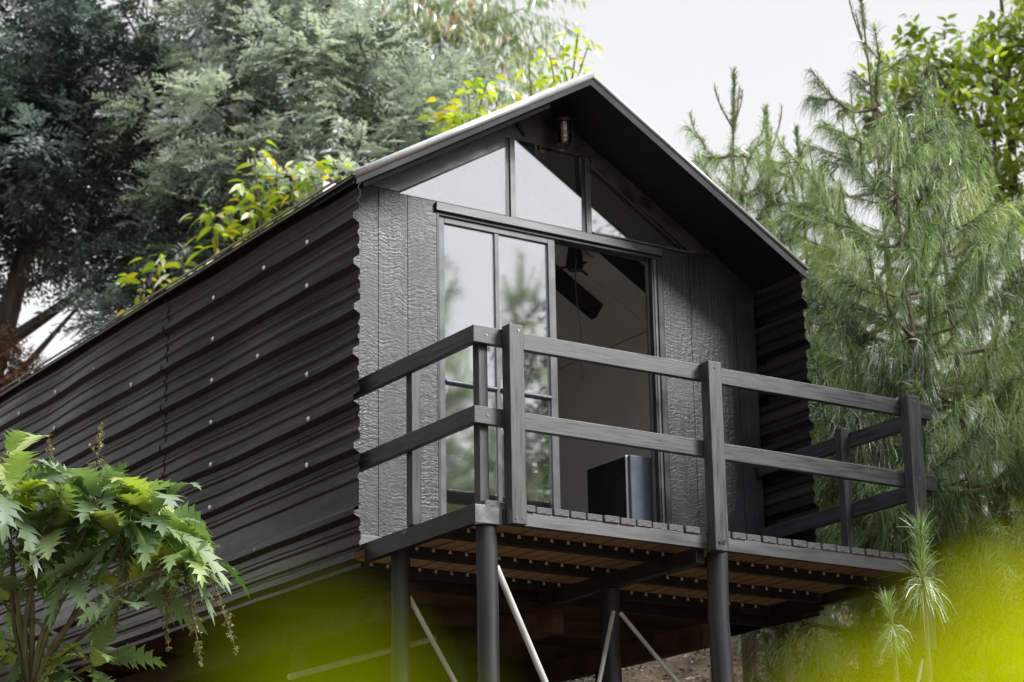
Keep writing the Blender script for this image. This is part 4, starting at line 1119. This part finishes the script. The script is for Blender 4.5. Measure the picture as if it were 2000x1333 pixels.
rng = np.random.default_rng(77)
bb = (-2.35, -1.45)
boc = empty('lobed_shrub', (bb[0], bb[1], gz(*bb)), 'large shrub with lobed grey green leaves and drooping seed panicles at the lower left', 'shrub')
m = MB()
zg = gz(*bb)
hub = (-2.40, -1.45, -1.20)
m.tube([(bb[0], bb[1], zg - 0.2), (-2.38, -1.42, -1.9), hub], [0.034, 0.028, 0.024], 9)
ros = [((-2.62, -1.60, -0.28), 1.0, 24), ((-2.23, -1.80, -0.27), 1.0, 30), ((-1.98, -1.94, -0.37), 1.0, 30), ((-2.40, -1.62, -0.36), 0.9, 22), ((-2.12, -1.88, -0.48), 0.9, 18), ((-1.84, -2.03, -0.58), 0.8, 13), ((-2.50, -1.40, -0.72), 0.85, 9), ((-2.33, -1.40, -1.12), 0.9, 13), ((-2.30, -1.66, -0.62), 0.8, 12), ((-2.05, -1.80, -0.72), 0.8, 12), ((-2.55, -1.52, -0.50), 0.85, 12), ((-2.45, -1.38, -0.95), 0.85, 10), ((-2.15, -1.62, -1.05), 0.8, 9), ((-2.62, -1.5, -0.05), 0.9, 9)]
B = []; D = []; Ls = []; Tn = []; Nn = []
PB = []; PD = []
stemB = []
for (c, sc_, n) in ros:
    path = limb_path(hub, c, rng, -0.04, 7)
    m.tube(path, list(np.linspace(0.015, 0.008, 8)), 8)
    for j in range(int(n * 1.15)):
        a = j * 2.4 + rng.random() * 0.4
        h = np.array([math.cos(a), math.sin(a), 0])
        el = rng.uniform(-0.7, 1.0) if j > n * 0.3 else rng.uniform(0.5, 1.5)
        d_ = norm(h + np.array([0, 0, el]))
        pl = rng.uniform(0.04, 0.12) * sc_
        p0 = np.array(c) + np.array([0, 0, rng.uniform(-0.06, 0.04)]); p1 = p0 + d_ * pl
        stemB.append((p0, p1))
        B.append(p1); D.append(d_); Ls.append(rng.uniform(0.20, 0.40) * sc_)
        Nn.append(np.array([0, 0, 1.0]) - d_ * 0.3 + 0.38 * rng.normal(size=3) + 0.001)
        Tn.append(0.42 + 0.24 * rng.normal() + (0.28 if el > 0.5 else 0))
for a, b in stemB: m.tube([tuple(a), tuple(b)], [0.006, 0.004], 5, cap=False)
m.build('stem', M_stem, boc, smooth=True)
Ls = np.array(Ls)
leaves('foliage', LM_boc, boc, np.array(B), np.array(D), np.array(Nn), Ls, Ls * 0.54, np.array(Tn), T_LOBED, rng.uniform(0.1, 0.85, len(B)), 0.16)
def panicle(c, d, Lp, n, name='panicle'):
    """branched seed head"""
    c = np.array(c, float); d = norm(np.array(d, float))
    mm = MB(); B = []; D = []
    ax = [c + d * Lp * t + np.array([0, 0, -0.25 * Lp * t * t]) * (1 if d[2] < 0.3 else 0) for t in np.linspace(0, 1, 8)]
    mm.tube([tuple(p) for p in ax], list(np.linspace(0.004, 0.0015, 8)), 5)
    for i in range(n):
        t = rng.uniform(0.1, 1.0); f = t * 7; k = min(int(f), 6); p = ax[k] + (ax[k+1] - ax[k]) * (f - k)
        sd_ = norm(d * 0.6 + sph(rng, 1)[0]); l = Lp * 0.26 * (1.1 - t)
        q = p + sd_ * l
        mm.tube([tuple(p), tuple(q)], [0.0016, 0.001], 4, cap=False)
        for _ in range(10):
            w = rng.random(); B.append(p + (q - p) * w); D.append(sph(rng, 1)[0] + d * 0.4)
    o = mm.build(name, M_stem, boc)
    B = np.array(B); sd__ = leaves('seeds', LM_dry, o, B, np.array(D), sph(rng, len(B)), 0.014, 0.008, rng.random(len(B)), T_BLADE); sd__['kind'] = 'stuff'
panicle((-2.24, -1.79, -0.10), (0.1, 0, 1), 0.26, 26)
panicle((-2.40, -1.66, -0.12), (-0.25, 0, 1), 0.20, 20)
panicle((-1.94, -1.95, -0.48), (0.1, -0.05, -1), 0.42, 70)
panicle((-1.86, -1.99, -0.52), (0.25, -0.1, -1), 0.46, 70)
panicle((-1.75, -2.05, -0.55), (0.4, -0.2, -1), 0.40, 40)
panicle((-2.10, -1.85, -0.45), (-0.1, 0, -1), 0.36, 50)
panicle((-2.50, -1.60, -0.40), (0.05, 0, -1), 0.30, 40)

# ---- out of focus leaves close to the lens
def near_branch(label, base, stem_pts, lf, mt, seed):
    rng = np.random.default_rng(seed)
    root = empty('leafy_branch', base, label, 'leafy branch', 'out of focus leafy branches in the foreground')
    m = MB(); m.tube(stem_pts, list(np.linspace(0.004, 0.0015, len(stem_pts))), 7); m.build('stem', M_stem, root, smooth=True)
    B = np.array([l[0] for l in lf], float); D = np.array([l[1] for l in lf], float); Ls = np.array([l[2] for l in lf])
    n = np.tile(np.array([[0.15, -0.45, 0.9]]), (len(B), 1)) + 0.2 * rng.normal(size=(len(B), 3))
    leaves('foliage', mt, root, B, D, n, Ls, Ls * 0.55, rng.random(len(B)), T_OVATE, 0.2, 0.12)
    return root
near_branch('bright yellow green out of focus leaves filling the bottom right corner', (-6.509, -12.232, -2.889), [(-6.5086, -12.2321, -2.8893), (-6.5201, -12.2297, -2.8748), (-6.5317, -12.2273, -2.8603)], [((-6.573, -12.222, -2.876), (-0.744, 0.122, 0.657), 0.035), ((-6.584, -12.239, -2.877), (-0.465, 0.539, 0.702), 0.028), ((-6.59, -12.246, -2.874), (-0.599, 0.114, 0.793), 0.027), ((-6.549, -12.207, -2.87), (-0.692, -0.213, 0.69), 0.037), ((-6.556, -12.229, -2.869), (-0.522, 0.213, 0.826), 0.027), ((-6.574, -12.257, -2.865), (-0.885, 0.378, 0.273), 0.041), ((-6.539, -12.235, -2.854), (-0.849, 0.396, 0.349), 0.043), ((-6.535, -12.237, -2.85), (-0.918, 0.159, 0.364), 0.040), ((-6.556, -12.26, -2.848), (-0.937, 0.055, 0.346), 0.033), ((-6.549, -12.237, -2.869), (-0.673, 0.696, 0.251), 0.047), ((-6.538, -12.243, -2.855), (-0.718, 0.616, 0.323), 0.040), ((-6.548, -12.252, -2.857), (-0.633, 0.597, 0.493), 0.026), ((-6.565, -12.256, -2.871), (-0.946, 0.249, 0.207), 0.026), ((-6.549, -12.222, -2.875), (-0.603, 0.496, 0.624), 0.026), ((-6.554, -12.243, -2.863), (-0.949, 0.303, 0.087), 0.053), ((-6.561, -12.249, -2.864), (-0.909, 0.231, 0.347), 0.044), ((-6.556, -12.254, -2.857), (-0.669, 0.588, 0.454), 0.038), ((-6.558, -12.261, -2.852), (-0.555, 0.649, 0.52), 0.031), ((-6.535, -12.219, -2.867), (-0.948, 0.298, 0.115), 0.058), ((-6.555, -12.244, -2.866), (-0.826, 0.393, 0.404), 0.035), ((-6.565, -12.266, -2.863), (-0.869, 0.369, 0.33), 0.032), ((-6.53, -12.219, -2.871), (-0.92, 0.213, 0.33), 0.053), ((-6.536, -12.247, -2.848), (-0.928, 0.07, 0.366), 0.034), ((-6.559, -12.223, -2.875), (-0.548, 0.642, 0.536), 0.031), ((-6.555, -12.257, -2.864), (-0.962, 0.109, 0.249), 0.042), ((-6.566, -12.257, -2.871), (-0.828, 0.525, 0.198), 0.031), ((-6.561, -12.273, -2.85), (-0.99, 0.129, 0.062), 0.031), ((-6.544, -12.243, -2.863), (-0.417, 0.768, 0.486), 0.024), ((-6.556, -12.239, -2.869), (-0.892, 0.416, 0.18), 0.035), ((-6.541, -12.235, -2.862), (-0.99, 0.091, 0.105), 0.029), ((-6.539, -12.245, -2.852), (-0.989, 0.078, 0.125), 0.023)], LM_near, 81)
near_branch('dimmer green out of focus leaves at the bottom left of centre', (-6.62, -12.156, -2.894), [(-6.62, -12.1564, -2.8942), (-6.6229, -12.1584, -2.8834), (-6.6258, -12.1603, -2.8726)], [((-6.646, -12.188, -2.875), (-0.214, 0.302, 0.929), 0.035), ((-6.66, -12.22, -2.877), (-0.249, -0.125, 0.96), 0.036), ((-6.64, -12.192, -2.875), (-0.287, -0.436, 0.853), 0.042), ((-6.647, -12.212, -2.877), (0.349, 0.061, 0.935), 0.029), ((-6.637, -12.165, -2.873), (-0.691, -0.229, 0.686), 0.032), ((-6.638, -12.186, -2.875), (-0.014, 0.155, 0.988), 0.034), ((-6.654, -12.209, -2.88), (-0.304, 0.001, 0.953), 0.029), ((-6.656, -12.222, -2.88), (-0.109, -0.417, 0.902), 0.031), ((-6.634, -12.19, -2.878), (0.0, -0.219, 0.976), 0.025), ((-6.647, -12.175, -2.874), (-0.735, -0.314, 0.601), 0.027)], LM_nearg, 82)
# ---- litter and scrub on the slope seen under the cabin
rng = np.random.default_rng(91)
n = 26000
x = rng.uniform(2.5, 9.5, n); y = rng.uniform(0.5, 8.5, n); z = ground(x, y) + 0.015
lit = leaves('leaf_litter', LM_litter, None, np.stack([x, y, z], 1), sph(rng, n) * np.array([1, 1, 0.35]), np.array([0, 0, 1.0]) + 0.4 * rng.normal(size=(n, 3)), rng.uniform(0.03, 0.08, n), 0.016, rng.random(n), T_LEAF, 0.1)
tag(lit, kind='stuff', label='brown fallen leaves and twigs covering the slope under the cabin', cat='leaf litter')
for i, (sx, sy, r_, h_, lab) in enumerate([(5.6, 3.1, 0.10, 0.38, 'thicker pale stump on the slope seen beneath the deck'), (6.1, 3.0, 0.07, 0.50, 'thinner mossy stump beside the thicker one beneath the deck')]):
    zz = gz(sx, sy)
    rt = empty('tree_stump', (sx, sy, zz), lab, 'stump', 'stumps on the slope')
    m = MB(); m.tube([(sx, sy, zz - 0.15), (sx, sy, zz + 0.04), (sx + 0.01, sy, zz + 0.12), (sx + 0.02, sy, zz + h_)], [r_ * 1.5, r_ * 1.2, r_, r_ * 0.95], 14); m.build('trunk', M_barkpale, rt, smooth=True)
